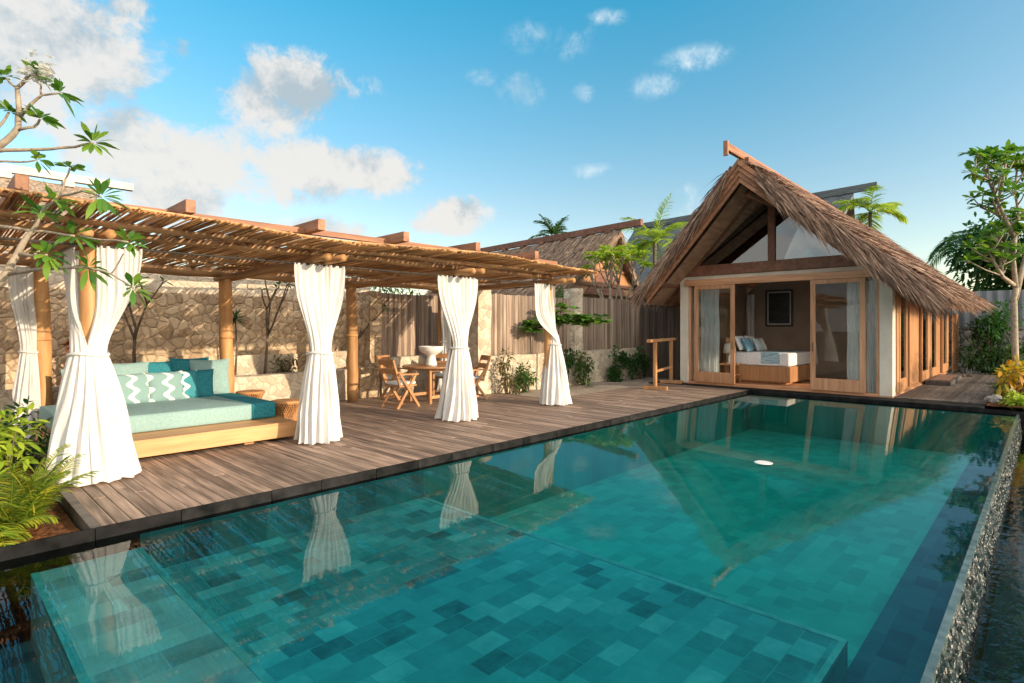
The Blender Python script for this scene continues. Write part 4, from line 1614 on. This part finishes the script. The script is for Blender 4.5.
br([(-12, 292), (6, 274), (18, 253), (25, 240), (33, 230), (42, 214)], .042, .016, 1, 14, .18)
br([(-6, 226, 4.6), (15, 228), (33, 231), (55, 233), (74, 236, 4.4)], .02, .010, 1, 9, .15)
br([(18, 254), (32, 256, 4.5), (47, 255, 4.4)], .02, .011, 1, 9, .14)
br([(7, 274), (33, 270), (60, 268, 4.4), (88, 268, 4.3)], .024, .011, 1, 9, .15)
br([(88, 268, 4.3), (98, 270, 4.25), (111, 274, 4.2), (133, 288, 4.1)], .011, .008, 1, 7, .12)
br([(80, 236, 4.4), (102, 240, 4.3), (128, 242, 4.2)], .010, .008, 1, 8, .13)
br([(111, 274, 4.2), (119, 262, 4.2), (123, 254, 4.15)], .008, .006)
br([(36, 222), (46, 206), (55, 201)], .016, .010, 1, 10, .16)
br([(42, 214), (60, 196, 4.5), (82, 191, 4.4), (101, 197, 4.3)], .013, .010, 1, 14, .165)
br([(60, 196, 4.5), (65, 180, 4.5), (70, 168, 4.5)], .010, .008, 1, 8, .12)
br([(-10, 152), (7, 140), (18, 128), (19, 109), (17, 88), (28, 76), (37, 75)], .036, .012, 1, 6, .12)
br([(17, 88), (9, 82), (5, 77)], .011, .008, 1, 7, .10)
br([(19, 118), (30, 105), (42, 95), (60, 93)], .018, .009, 1, 8, .13)
br([(41, 95), (41, 87), (41, 82)], .009, .006)
br([(17, 130), (34, 127), (40, 119)], .017, .010, 1, 13, .14)
br([(-10, 152), (20, 150), (50, 149), (75, 147), (93, 143, 4.4)], .022, .010, 1, 10, .14)
br([(-8, 162), (18, 162), (37, 160)], .012, .008, 1, 7, .11)
br([(-10, 140), (3, 122), (9, 112)], .015, .010, 1, 10, .12)
flowers(fl, at(39, 72, D), 44, .085)
tk.build('trunk', BARK_PALE, fr, smooth=True)
cr.build('leaves', LEAF_FR, fr, smooth=True)
fl.build('blossom', PETAL, fr, smooth=True)


def grow(tk, cr, p, d, L, r, depth, leafL, leafW, nl, tips, spread=.55, up=.12, n=8):
    """branching frangipani habit: stubby forks that end in leaf whorls"""
    d = d.normalized()
    pts = [p]
    q = p
    for i in range(3):
        d = (d + Vector((random.gauss(0, .10), random.gauss(0, .10), random.gauss(up, .08)))).normalized()
        q = q + d * (L / 3)
        pts.append(q)
    tk.tube(pts, [r, r * .92, r * .85, r * .78], n)
    if depth == 0:
        tips.append(q)
        whorl(cr, q, nl, leafL, leafW, 1.0, d + Vector((0, 0, .4)))
        return
    k = random.choice((2, 3)) if depth > 1 else 2
    ph = random.uniform(0, 6.3)
    a = Vector((1, 0, 0)) if abs(d.x) < .8 else Vector((0, 1, 0))
    u = d.cross(a).normalized()
    w = d.cross(u)
    for j in range(k):
        t = ph + 2 * math.pi * j / k + random.uniform(-.4, .4)
        dd = d + (u * math.cos(t) + w * math.sin(t)) * spread * random.uniform(.8, 1.3)
        grow(tk, cr, q, dd, L * random.uniform(.68, .9), r * .70, depth - 1, leafL, leafW, nl, tips, spread, up, max(5, n - 1))


def frangipani(label, base, H, depth, r, leafL, leafW, nl, leafmat_, bark, seed, spread=.6, lean=(0, 0), flower=0, L0=None, group=None):
    random.seed(seed)
    o = thing('frangipani_tree', label, 'tree', base, group)
    tk, cr, fl = MB(), MB(), MB()
    tips = []
    grow(tk, cr, Vector(base), Vector((lean[0], lean[1], 1)), L0 or H * .36, r, depth, leafL, leafW, nl, tips, spread)
    tk.build('trunk', bark, o, smooth=True)
    cr.build('crown', leafmat_, o, smooth=True)
    if flower:
        for p in random.sample(tips, min(flower, len(tips))):
            flowers(fl, p + Vector((0, 0, .08)), 10, .09)
        fl.build('blossom', PETAL, o, smooth=True)
    return o


rf_ = thing('frangipani_tree', 'leafy frangipani with grey branching trunk in the bed right of the bungalow', 'tree', tuple(at(1017, 396, 12.6)))
tk, cr = MB(), MB()
D = 12.5
random.seed(5)
W_ = lambda q, n=14, L=.26: whorl(cr, q, n, L, .085, 1.1, Vector((random.gauss(0, .4), random.gauss(0, .4), 1)))


def rbr(pts, r0, r1, side=2):
    """a branch through px, py, depth points; leaf whorls at its tip and on short side shoots"""
    P = [at(*p) for p in pts]
    tk.tube(P, [r0 + (r1 - r0) * i / (len(P) - 1) for i in range(len(P))], 8)
    if side < 0:
        return
    W_(P[-1])
    for _ in range(side * 2):
        k = random.randrange(max(1, len(P) - 2), len(P))
        q = P[k - 1].lerp(P[k], random.random())
        e = q + Vector((random.gauss(0, .22), random.gauss(0, .22), random.uniform(.12, .42)))
        tk.tube([q, (q + e) / 2 + Vector((0, 0, -.03)), e], [r1 * .9, r1 * .8, r1 * .7], 6)
        W_(e, 12, .24)


rbr([(1017, 398, 12.5), (1015, 350, 12.5), (1014, 300, 12.5), (1016, 288, 12.5)], .065, .055, -1)
rbr([(1016, 290, 12.5), (1013, 260, 12.5), (1015, 238, 12.5)], .052, .04, -1)
rbr([(1015, 300, 12.5), (1022, 270, 12.6), (1032, 235, 12.8), (1030, 190, 12.9), (1024, 160, 13)], .06, .025, 5)
rbr([(1015, 238, 12.5), (1007, 222, 12.4), (998, 202, 12.3), (988, 180, 12.2), (972, 173, 12.1)], .045, .018, 5)
rbr([(998, 202, 12.3), (1003, 180, 12.4), (1006, 160, 12.5), (1001, 153, 12.5)], .03, .018, 4)
rbr([(1015, 240, 12.5), (1019, 215, 12.7), (1015, 190, 12.8), (1017, 168, 12.9)], .04, .018, 5)
rbr([(1007, 222, 12.4), (994, 213, 12.6), (980, 207, 12.7)], .028, .018, 4)
rbr([(1014, 285, 12.5), (1003, 277, 12.3), (995, 264, 12.2), (989, 252, 12.1)], .045, .02, 5)
rbr([(1003, 277, 12.3), (1000, 262, 12.5), (1004, 245, 12.6)], .028, .018, 4)
rbr([(1013, 258, 12.5), (1002, 243, 12.7), (992, 232, 12.8)], .03, .018, 5)
rbr([(988, 180, 12.2), (984, 170, 12.3), (988, 158, 12.4)], .02, .016, 3)
tk.build('trunk', BARK_PALE, rf_, smooth=True)
cr.build('crown', LEAF_FR, rf_, smooth=True)
frangipani('yellow green frangipani with pale bare branches behind the plank fence', (16.7, 10.8, 0), 4.2, 4, .08, .26, .09, 22, LEAF_LIME, BARK_PALE, 9, .42, (0, 0), 0, 1.25)
for i, (x, y, h, sd) in enumerate(((2.55, 11.5, 1.8, 21), (4.75, 11.35, 1.9, 22), (6.7, 11.4, 1.7, 24))):
    frangipani(['thin dark stemmed frangipani in the planter behind the mint pillows', 'thin bare stemmed frangipani in the planter right of the rear post', 'thin frangipani in the planter near the dining corner'][i],
               (x, y, .58), h, 2, .032, .16, .05, 6, LEAF_MID, BARK, sd, .42, (0, -.05), 0, h * .42, 'thin frangipanis in the stone planter')

# low spreading tree with flat layers of leaves by the fence
random.seed(40)
lt = thing('spreading_tree', 'small tree with flat layers of bright green leaves in front of the grey fence', 'tree', (10.9, 8.85, -.03))
tk, cr = MB(), MB()
bp0 = Vector((10.9, 8.95, -.03))
top = Vector((10.95, 8.8, 1.55))
tk.tube([bp0, bp0.lerp(top, .5) + Vector((.04, 0, 0)), top, top + Vector((.05, -.05, .5))], [.035, .03, .026, .015], 8)
rt = Vector((SS, -CC, 0))
for l_, z, dpt in ((-1.0, -.10, -.1), (-.7, .10, .2), (-.4, .02, -.3), (.3, .15, .3), (.55, .22, -.25), (.85, .12, .1), (1.15, .18, -.1), (.1, .3, 0), (-.15, .12, .3), (1.0, .28, .35), (.05, .62, .0)):
    tip = top + rt * l_ + Vector((CC, SS, 0)) * dpt + Vector((0, 0, z))
    tk.tube([top + Vector((0, 0, min(z, .1))), (top + tip) / 2 + Vector((0, 0, .08)), tip], [.014, .011, .007], 6)
    for _ in range(5):
        q = top.lerp(tip, random.uniform(.55, 1.05)) + Vector((random.gauss(0, .08), random.gauss(0, .08), random.gauss(0.02, .05)))
        whorl(cr, q, 13, .25, .105, 2.2, Vector((0, 0, 1)), .35)
tk.build('trunk', BARK, lt, smooth=True)
cr.build('crown', LEAF_FR, lt, smooth=True)


def bush(name, label, cat, c, size, n, leafL, leafW, mat, stem=BARK, group=None, clumps=9, droop=.3, seed=1):
    """leaf clumps spread unevenly through an ellipsoid, gaps between them, stems below"""
    random.seed(seed)
    c, size = Vector(c), Vector(size)
    o = thing(name, label, cat, (c.x, c.y, c.z - size.z), group)
    lf, sm = MB(), MB()
    for k in range(clumps):
        a = random.uniform(0, 6.3)
        rr = random.random() ** .5
        q = Vector((math.cos(a) * rr * .75, math.sin(a) * rr * .75, random.uniform(-.75, .8)))
        cc = c + Vector((q.x * size.x, q.y * size.y, q.z * size.z))
        cs = random.uniform(.28, .5)
        b0 = Vector((c.x + q.x * size.x * .3, c.y + q.y * size.y * .3, c.z - size.z))
        sm.tube([b0, (b0 + cc) / 2 + Vector((0, 0, .05)), cc], [.02 * max(size) + .004, .012 * max(size) + .003, .004], 6)
        tone = random.uniform(-.25, .25)
        for _ in range(n // clumps):
            v = Vector((random.gauss(0, 1), random.gauss(0, 1), random.gauss(0, 1)))
            v = v.normalized() * (random.random() ** .4)
            p = cc + Vector((v.x * size.x, v.y * size.y, v.z * size.z)) * cs
            d = v + Vector((random.gauss(0, .5), random.gauss(0, .5), random.gauss(.15, .4)))
            lf.leaf(p, d, leafL * random.uniform(.6, 1.2), leafW * random.uniform(.7, 1.2), droop, min(1, max(0, random.random() * .6 + .2 + tone)))
    sm.build('stem', stem, o, smooth=True)
    lf.build('foliage', mat, o, smooth=True)
    return o


WG = 'weedy shrubs along the foot of the low stone wall'
for i, (x, y, h, w, n, m_, lab) in enumerate(((9.45, 9.15, .5, .25, 160, LEAF_DRY, 'thin dry shrub at the foot of the pale pillar'),
        (10.1, 9.15, .45, .32, 240, LEAF_MID, 'small leafy shrub by the wall left of the far curtain'),
        (11.6, 9.1, .5, .42, 420, LEAF_DARK, 'dark green shrub by the wall just right of the far curtain'),
        (12.4, 9.15, .38, .35, 300, LEAF_MID, 'mid green shrub below the stone pillar'),
        (13.9, 9.1, .42, .55, 520, LEAF_DARK, 'wide dark shrub at the wall under the weathered fence'),
        (15.1, 9.0, .48, .45, 420, LEAF_DARK, 'dark bushy shrub in the corner by the bungalow eave'))):
    bush('shrub', lab, 'shrub', (x, y, h * 1.1 - .03), (w * 1.2, .24, h * 1.15), int(n * 1.7), .12, .05, m_, group=WG, seed=50 + i, clumps=8)

PGp = 'spiky plants along the planter'
for i, (x, y, z, L, lab, m_) in enumerate(((4.2, 11.4, 1.7, .30, 'dark spiky rosette on a bare stem beside the rear log post', LEAF_DARK), (-.2, 11.4, 1.6, .34, 'dark spiky rosette on a stem by the wall at the far left', LEAF_DARK), (3.1, 11.5, .75, .3, 'short spiky plant in the planter behind the pillows', LEAF_MID))):
    o = thing('spiky_plant', lab, 'plant', (x, y, .58), PGp)
    b = MB()
    for k in range(60):
        a, e = random.uniform(0, 6.3), random.uniform(-.7, 1.4)
        b.leaf((x, y, z), (math.cos(a) * math.cos(e), math.sin(a) * math.cos(e), math.sin(e)), L * random.uniform(.7, 1.1), .022, .15, random.random() * .7, prof=(.6, 1, .6, .05))
    b.build('leaves', m_, o)
    b = MB()
    b.tube([(x, y, .55), (x + .03, y, (z + .55) / 2), (x, y, z)], [.022, .018, .015], 7)
    b.build('stem', BARK, o, smooth=True)

bush('red_shrub', 'red leaved cordyline shrub against the stone wall behind the corner curtain', 'shrub', (1.75, 11.35, 1.2), (.22, .2, .62), 170, .2, .05, LEAF_RED, seed=71, clumps=7)
for i, (x, y, z, sx, sz, n, m_, lab) in enumerate(((-.5, 11.3, .95, .8, .4, 500, LEAF_DRY, 'low dry grass tuft on the planter at the far left'), (5.15, 11.3, .78, .3, .2, 150, LEAF_DRY, 'small dry tuft in the planter beside the upper stone block'), (2.2, 13.1, 2.5, 1.4, .6, 900, LEAF_MID, 'green shrub showing over the stone wall above the daybed'),
        (4.9, 13.2, 2.45, 1.3, .55, 900, LEAF_MID, 'green shrub showing over the stone wall right of the rear post'), (-1.0, 13.1, 2.5, 1.3, .6, 700, LEAF_DRY, 'dry shrub over the stone wall at the far left'), (11.0, 12.0, 2.2, 1.6, .75, 1100, LEAF_DARK, 'dark hedge top showing above the grey plank fence'), (8.3, 12.6, 2.3, 1.7, .6, 1500, LEAF_MID, 'green hedge top behind the sunlit fence by the dining table'), (13.9, 11.0, 2.2, .9, .55, 700, LEAF_MID, 'shrub behind the fence under the yellow green frangipani'))):
    bush('shrub', lab, 'shrub', (x, y, z), (sx, .3 if z < 1 else .6, sz), n, .13, .04, m_, group='shrubs around the boundary walls', seed=80 + i, clumps=11)


def frond(b, st_, p, d, L, droop, leafL, leafW, n=26, stiff=.5):
    d = d.normalized()
    pts, q, dd = [], Vector(p), d.copy()
    k = 10
    for i in range(k + 1):
        pts.append(q.copy())
        dd = (dd + Vector((0, 0, -droop / k))).normalized()
        q = q + dd * (L / k)
    st_.tube(pts, [.012 * L * (1 - .8 * i / k) + .002 for i in range(k + 1)], 5)
    side = d.cross(Vector((0, 0, 1)))
    side = side.normalized() if side.length > .05 else Vector((1, 0, 0))
    for j in range(n):
        t = .16 + .84 * j / (n - 1)
        f = t * k
        i0 = min(k - 1, int(f))
        pp = pts[i0].lerp(pts[i0 + 1], f - i0)
        ax = (pts[i0 + 1] - pts[i0]).normalized()
        l_ = leafL * (math.sin(math.pi * (.12 + .80 * t)) * .9 + .15)
        for sg in (-1, 1):
            dirv = (ax * .75 + side * sg * 1.0 + Vector((0, 0, .25 * stiff + random.gauss(0, .1)))).normalized()
            b.leaf(pp, dirv, l_ * random.uniform(.85, 1.1), leafW, .35, random.random(), side=ax.cross(dirv).normalized().cross(dirv) if False else None, prof=(.5, 1, .7, .05))


def palm(name, label, base, h, nf, L, droop, leafL, leafW, mat, seed, trunk_r=.09, group=None, el=(.3, 1.4), n=26):
    random.seed(seed)
    o = thing(name, label, 'palm', base, group)
    b, st_, tk = MB(), MB(), MB()
    base = Vector(base)
    c = base + Vector((0, 0, h))
    if h > .5:
        tk.tube([base + Vector((0, 0, h * i / 6)) + Vector((.05 * math.sin(i), 0, 0)) for i in range(7)], [trunk_r * (1.2 - .4 * i / 6) for i in range(7)], 9)
    for k in range(nf):
        a = 2.4 * k + random.uniform(-.3, .3)
        e = random.uniform(*el)
        o0 = Vector((random.gauss(0, .05), random.gauss(0, .05), 0)) if h <= .5 else Vector((0, 0, 0))
        frond(b, st_, (c if h > .5 else base) + o0, Vector((math.cos(a) * math.cos(e), math.sin(a) * math.cos(e), math.sin(e))), L * random.uniform(.75, 1.1), droop * random.uniform(.8, 1.2), leafL, leafW, n)
    if h > .5:
        tk.build('trunk', BARK, o, smooth=True)
    b.build('fronds', mat, o, smooth=True)
    st_.build('stalks', mat, o, smooth=True)
    return o


palm('areca_palm', 'feathery yellow green palm in the mulch bed at the near left pool edge', (.55, 5.95, -.1), 0, 22, .70, 1.15, .19, .013, LEAF_PALM, 3, el=(.95, 1.5), n=44)
palm('areca_palm', 'small palm clump at the left picture edge beside the pool coping', (.34, 5.84, -.1), 0, 14, .42, 1.3, .17, .012, LEAF_PALM, 4, el=(.6, 1.4), n=38)
bush('croton_shrub', 'bright yellow green croton shrub at the left edge behind the palm', 'shrub', (.50, 7.35, .30), (.40, .45, .42), 480, .15, .05, LEAF_LIME, seed=91, clumps=10)
bush('shrub', 'dark leafy shrub between the croton and the deck at left', 'shrub', (.78, 8.5, .25), (.25, .5, .40), 340, .15, .05, LEAF_DARK, seed=92, clumps=9, group='shrubs in the left bed')
bush('shrub', 'low green ground plant under the feathery palm at left', 'shrub', (.45, 6.4, .06), (.40, .5, .22), 420, .12, .04, LEAF_MID, seed=93, clumps=9, group='shrubs in the left bed')
palm('coconut_palm', 'pale green palm between the two thatched roofs', (22.6, 12.7, 0), 5.3, 15, 2.0, 1.3, .7, .05, LEAF_LIME, 6, group='palms behind the roofs')
palm('coconut_palm', 'palm with arching fronds behind the bungalow ridge at right', (30, 5.9, 0), 6.8, 13, 1.8, 1.5, .7, .06, LEAF_LIME, 8, group='palms behind the roofs', el=(.2, 1.2))
palm('coconut_palm', 'distant palm top above the neighbouring thatch ridge', tuple(at(553, 327, 34)[:2]) + (0,), 6.9, 12, 1.8, 1.5, .6, .06, LEAF_MID, 12, group='palms behind the roofs')

# right-hand bed
GB = 'shrubs in the bed right of the pool'
for i, (x, y, z, sx, sy, sz, n, L, m_, nm, lab) in enumerate((
        (15.7, .45, .48, .5, .35, .36, 330, .2, LEAF_CROTON, 'croton_shrub', 'yellow and orange croton shrub at the far right corner of the pool'),
        (17.0, -.1, .5, .5, .4, .42, 300, .2, LEAF_CROTON, 'croton_shrub', 'orange croton behind the front one at right edge'),
        (14.9, .35, .14, .45, .4, .16, 420, .12, LEAF_LIME, 'ground_plant', 'bright green low plant at the corner of the pool'),
        (14.8, -.6, .16, .5, .5, .18, 420, .12, LEAF_LIME, 'ground_plant', 'bright green low plant at the right picture edge'),
        (16.2, .75, .16, .35, .2, .18, 260, .11, LEAF_MID, 'ground_plant', 'low green plant along the terrace edge'),
        (20.3, .55, .55, .6, .3, .55, 900, .14, LEAF_MID, 'shrub', 'leafy bush growing beside the terrace in front of the grey stone wall'),
        (24.9, 1.5, 1.15, 1.0, .8, 1.15, 2600, .17, LEAF_DARK, 'shrub', 'dark bush at the far end of the side terrace'),
        (19.0, -1.3, .9, 1.4, .8, .9, 1100, .16, LEAF_MID, 'shrub', 'green bush at the right edge under the frangipani'))):
    bush(nm, lab, 'shrub' if nm != 'ground_plant' else 'plant', (x, y, z), (sx, sy, sz), n, L, L * .33, m_, group=GB, seed=100 + i, clumps=12)
for i, (x, y, s_, lab) in enumerate(((15.05, .78, .14, 'small white rock on the bed edge by the pool corner'), (15.4, .1, .2, 'white rock among low plants left of the right-hand croton'), (16.0, -.1, .26, 'large pale rock under the orange crotons'), (15.2, -.35, .16, 'pale rock near the right picture edge'), (17.6, .7, .17, 'pale rock beside the side terrace'))):
    b = MB()
    random.seed(200 + i)
    n = 14
    for k in range(1):
        vs = []

        def f(u, v):
            th_, ph = 2 * math.pi * u, math.pi * v
            d = Vector((math.sin(ph) * math.cos(th_), math.sin(ph) * math.sin(th_), math.cos(ph)))
            return Vector((x, y, .04 + s_ * .3)) + Vector((d.x, d.y, d.z * .65)) * s_ * (1 + .35 * nz(d.x * 1.6 + i * 7, d.y * 1.6, d.z * 1.6))
        b.grid(f, 20, 12)
    tag(b.build('rock', ROCK, None), lab, 'rock', 'pale rocks in the right bed')
o = thing('stone_wall', 'grey rubble stone wall beyond the side terrace at right', 'wall', (27, 0, 0))
b = MB()
rough_block(b, 26.2, 26.7, -9, 3.4, -.3, 1.55, seed=61, amp=.06, step=.25)
b.build('stonework', STONE_GREY, o)
o = thing('metal_fence', 'grey corrugated metal fence above the stone wall at far right', 'fence', (27, 0, 1.5))
b = MB()
b.grid(lambda u, v: Vector((26.45 + .03 * math.sin(u * 260), -9 + 13 * u, 1.5 + 1.35 * v)), 500, 1)
b.build('sheet', METALFENCE, o)
o = fence('short sunlit plank screen at the end of the side terrace', (24.1, 2.35), (25.9, 2.35), 0, 2.0, TEAK_ORANGE)


def bigtree(label, base, H, R_, n, mat, seed, leafL=.3):
    random.seed(seed)
    o = thing('broadleaf_tree', label, 'tree', base)
    tk, cr = MB(), MB()
    base = Vector(base)
    c = base + Vector((0, 0, H * .68))
    tk.tube([base, base + Vector((.1, 0, H * .25)), base + Vector((0, .1, H * .5))], [.22, .18, .13], 10)
    for k in range(26):
        v = Vector((random.gauss(0, 1), random.gauss(0, 1), random.gauss(.1, .8))).normalized() * random.uniform(.45, .95)
        p = c + Vector((v.x * R_, v.y * R_, v.z * R_ * .75))
        tk.tube([base + Vector((0, .1, H * .48)), (base + Vector((0, 0, H * .5)) + p) / 2 + Vector((0, 0, .2)), p], [.07, .04, .012], 6)
        tone = random.uniform(-.3, .3)
        cs = R_ * random.uniform(.25, .42)
        for _ in range(n // 26):
            w = Vector((random.gauss(0, 1), random.gauss(0, 1), random.gauss(0, .8))).normalized() * (random.random() ** .4)
            cr.leaf(p + w * cs, w + Vector((random.gauss(0, .5), random.gauss(0, .5), random.gauss(0, .4))), leafL * random.uniform(.6, 1.2), leafL * .38, .3, min(1, max(0, random.random() * .6 + .2 + tone)))
    tk.build('trunk', BARK, o, smooth=True)
    cr.build('crown', mat, o, smooth=True)
    return o


bigtree('dense dark green tree behind the frangipani at the right', (28.8, .35, 0), 6.2, 2.7, 6500, LEAF_DARK, 300)
palm('coconut_palm', 'dark palm frond arching behind the dense tree at right', (33, 2.3, 0), 5.6, 9, 2.6, 1.9, .8, .06, LEAF_DARK, 14, group='palms behind the roofs', el=(.2, .9))

# small fittings in the pool
b = MB()
b.lathe((7.02, 2.49, WL), [(.02, -.03), (.08, -.03), (.105, .002), (.09, .007), (.02, .008)], 28)
tag(b.build('floating_disc', CERAMIC, None), 'small round white disc floating on the pool in front of the bungalow', 'float')

# ---------------------------------------------------------------- SKY
w = bpy.data.worlds.new("World")
scene.world = w
w.use_nodes = True
t = NT(w.node_tree)
t.n.clear()
out = t.new('ShaderNodeOutputWorld')
bg = t.new('ShaderNodeBackground')
sky = t.new('ShaderNodeTexSky', sky_type='NISHITA')
sky.sun_disc = False
sky.sun_elevation = EL
sky.sun_rotation = ROT
sky.air_density, sky.dust_density, sky.ozone_density = 1.0, 0.3, 2.0
tc = t.new('ShaderNodeTexCoord')
g = tc.outputs['Generated']
sep = t.new('ShaderNodeSeparateXYZ')
t.link(g, sep.inputs[0])
hue = t.ramp(t.math('MAXIMUM', sep.outputs[2], 0.0), [(0.0, (0.84, 0.67, 0.565)), (0.2, (0.68, 0.67, 0.59)), (0.5, (0.20, 0.76, 0.75)), (1.0, (0.36, 0.76, 0.71))])
sd_ = t.new('ShaderNodeVectorMath', operation='DOT_PRODUCT')
t.link(g, sd_.inputs[0])
sd_.inputs[1].default_value = SUN
hue = t.mix(t.maprange(sd_.outputs['Value'], -.1, .85, 0, 1, True), hue, (.92, .79, .65, 1))
base = t.mix(1.0, sky.outputs[0], hue, 'MULTIPLY')
# clouds: soft masks round a few directions, broken up by noise
CL = [(40, 45, 95, 60, 1.0), (110, 25, 40, 30, .5), (130, 140, 46, 36, .88), (190, 160, 50, 30, .80), (300, 90, 55, 26, .95), (270, 105, 40, 26, .8), (225, 150, 40, 25, .5), (320, 168, 48, 24, .95), (385, 175, 32, 18, .9), (270, 192, 60, 16, .5),
      (180, 200, 45, 20, .9), (455, 215, 26, 14, .95), (430, 225, 20, 8, .5), (182, 48, 12, 12, .7), (320, 228, 40, 12, .7)]
CW = [(520, 92, 19, 17, 1.0), (555, 38, 38, 18, .9), (694, 60, 40, 14, .62), (655, 86, 30, 16, .62), (585, 92, 15, 10, .6), (690, 205, 34, 22, .7), (480, 76, 22, 10, .6), (600, 18, 30, 10, .6), (590, 170, 26, 10, .5), (160, 40, 40, 12, .8)]
masks = [None, None]
for wi, px, py, sx, sy, a in [(0, *c_) for c_ in CL] + [(1, *c_) for c_ in CW]:
    mask = masks[wi]
    d0 = (at(px, py, 1.0) - Vector((0, 0, CAM_H))).normalized()
    right = Vector((0, 0, 1)).cross(d0).normalized()
    up = d0.cross(right)
    k = 1.0 / F / (1 + ((px - 512) / F) ** 2 + ((py - HORIZON) / F) ** 2) ** .5
    dots = []
    for vec, s_ in ((right, sx * k * 1.25 / (1 + ((px - 512) / F) ** 2) ** .25), (up, sy * k * 1.25)):
        n = t.new('ShaderNodeVectorMath', operation='DOT_PRODUCT')
        t.link(g, n.inputs[0])
        n.inputs[1].default_value = vec / s_
        dots.append(t.math('POWER', n.outputs['Value'], 2.0))
    n = t.new('ShaderNodeVectorMath', operation='DOT_PRODUCT')
    t.link(g, n.inputs[0])
    n.inputs[1].default_value = d0
    front = t.math('GREATER_THAN', n.outputs['Value'], 0.0)
    r2 = t.math('ADD', dots[0], dots[1])
    m = t.math('MULTIPLY', t.math('MULTIPLY', t.math('POWER', 2.7183, t.math('MULTIPLY', r2, -1.0)), a), front)
    masks[wi] = m if mask is None else t.math('MAXIMUM', mask, m)
mask, maskw = masks
wn = t.new('ShaderNodeVectorMath', operation='MULTIPLY_ADD')
t.link(t.noise(g, 7.0, 4, .6, out=1), wn.inputs[0])
wn.inputs[1].default_value = (.12, .12, .12)
t.link(g, wn.inputs[2])
nA = t.noise(wn.outputs[0], 9.0, 10, 0.66)
nB = t.noise(g, 26.0, 6, 0.6)
# unseen clouds added behind the camera as neutral fill light
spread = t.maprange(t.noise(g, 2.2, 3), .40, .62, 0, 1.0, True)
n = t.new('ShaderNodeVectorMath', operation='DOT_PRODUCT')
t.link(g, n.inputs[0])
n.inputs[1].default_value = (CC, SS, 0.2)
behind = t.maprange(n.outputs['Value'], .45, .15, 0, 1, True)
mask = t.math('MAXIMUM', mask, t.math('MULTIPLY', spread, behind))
dens = t.math('ADD', t.math('MULTIPLY', mask, 1.05), t.math('ADD', t.math('MULTIPLY_ADD', nA, 2.6, -1.3), t.math('MULTIPLY_ADD', nB, .5, -.25)))
dens = t.math('MULTIPLY', dens, t.maprange(mask, .02, .3, 0, 1, True))
alpha = t.maprange(dens, .16, .74, 0, .94, True)
densw = t.math('MULTIPLY', t.math('ADD', maskw, t.math('ADD', t.math('MULTIPLY_ADD', nA, 3.4, -1.75), t.math('MULTIPLY_ADD', nB, 1.0, -.5))), t.maprange(maskw, .05, .6, 0, 1, True))
alpha = t.math('MAXIMUM', alpha, t.maprange(densw, .1, 1.35, 0, .45, True))
sh = t.new('ShaderNodeVectorMath', operation='ADD')
t.link(g, sh.inputs[0])
sh.inputs[1].default_value = tuple(SUN * .05 + Vector((0, 0, .03)))
nC = t.noise(sh.outputs[0], 9.0, 9, 0.62)
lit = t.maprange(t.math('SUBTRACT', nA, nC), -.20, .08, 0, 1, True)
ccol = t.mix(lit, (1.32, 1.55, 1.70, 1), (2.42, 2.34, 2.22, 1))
ccol = t.mix(1.0, ccol, t.ramp(t.maprange(sd_.outputs['Value'], -.45, .8, 0, 1), [(0, (1, 1, 1)), (1, (4.6, 4.3, 3.9))]), 'MULTIPLY')  # clouds brightened towards the sun, as added fill light
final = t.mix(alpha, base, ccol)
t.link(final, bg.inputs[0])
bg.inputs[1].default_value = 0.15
t.link(bg.outputs[0], out.inputs[0])
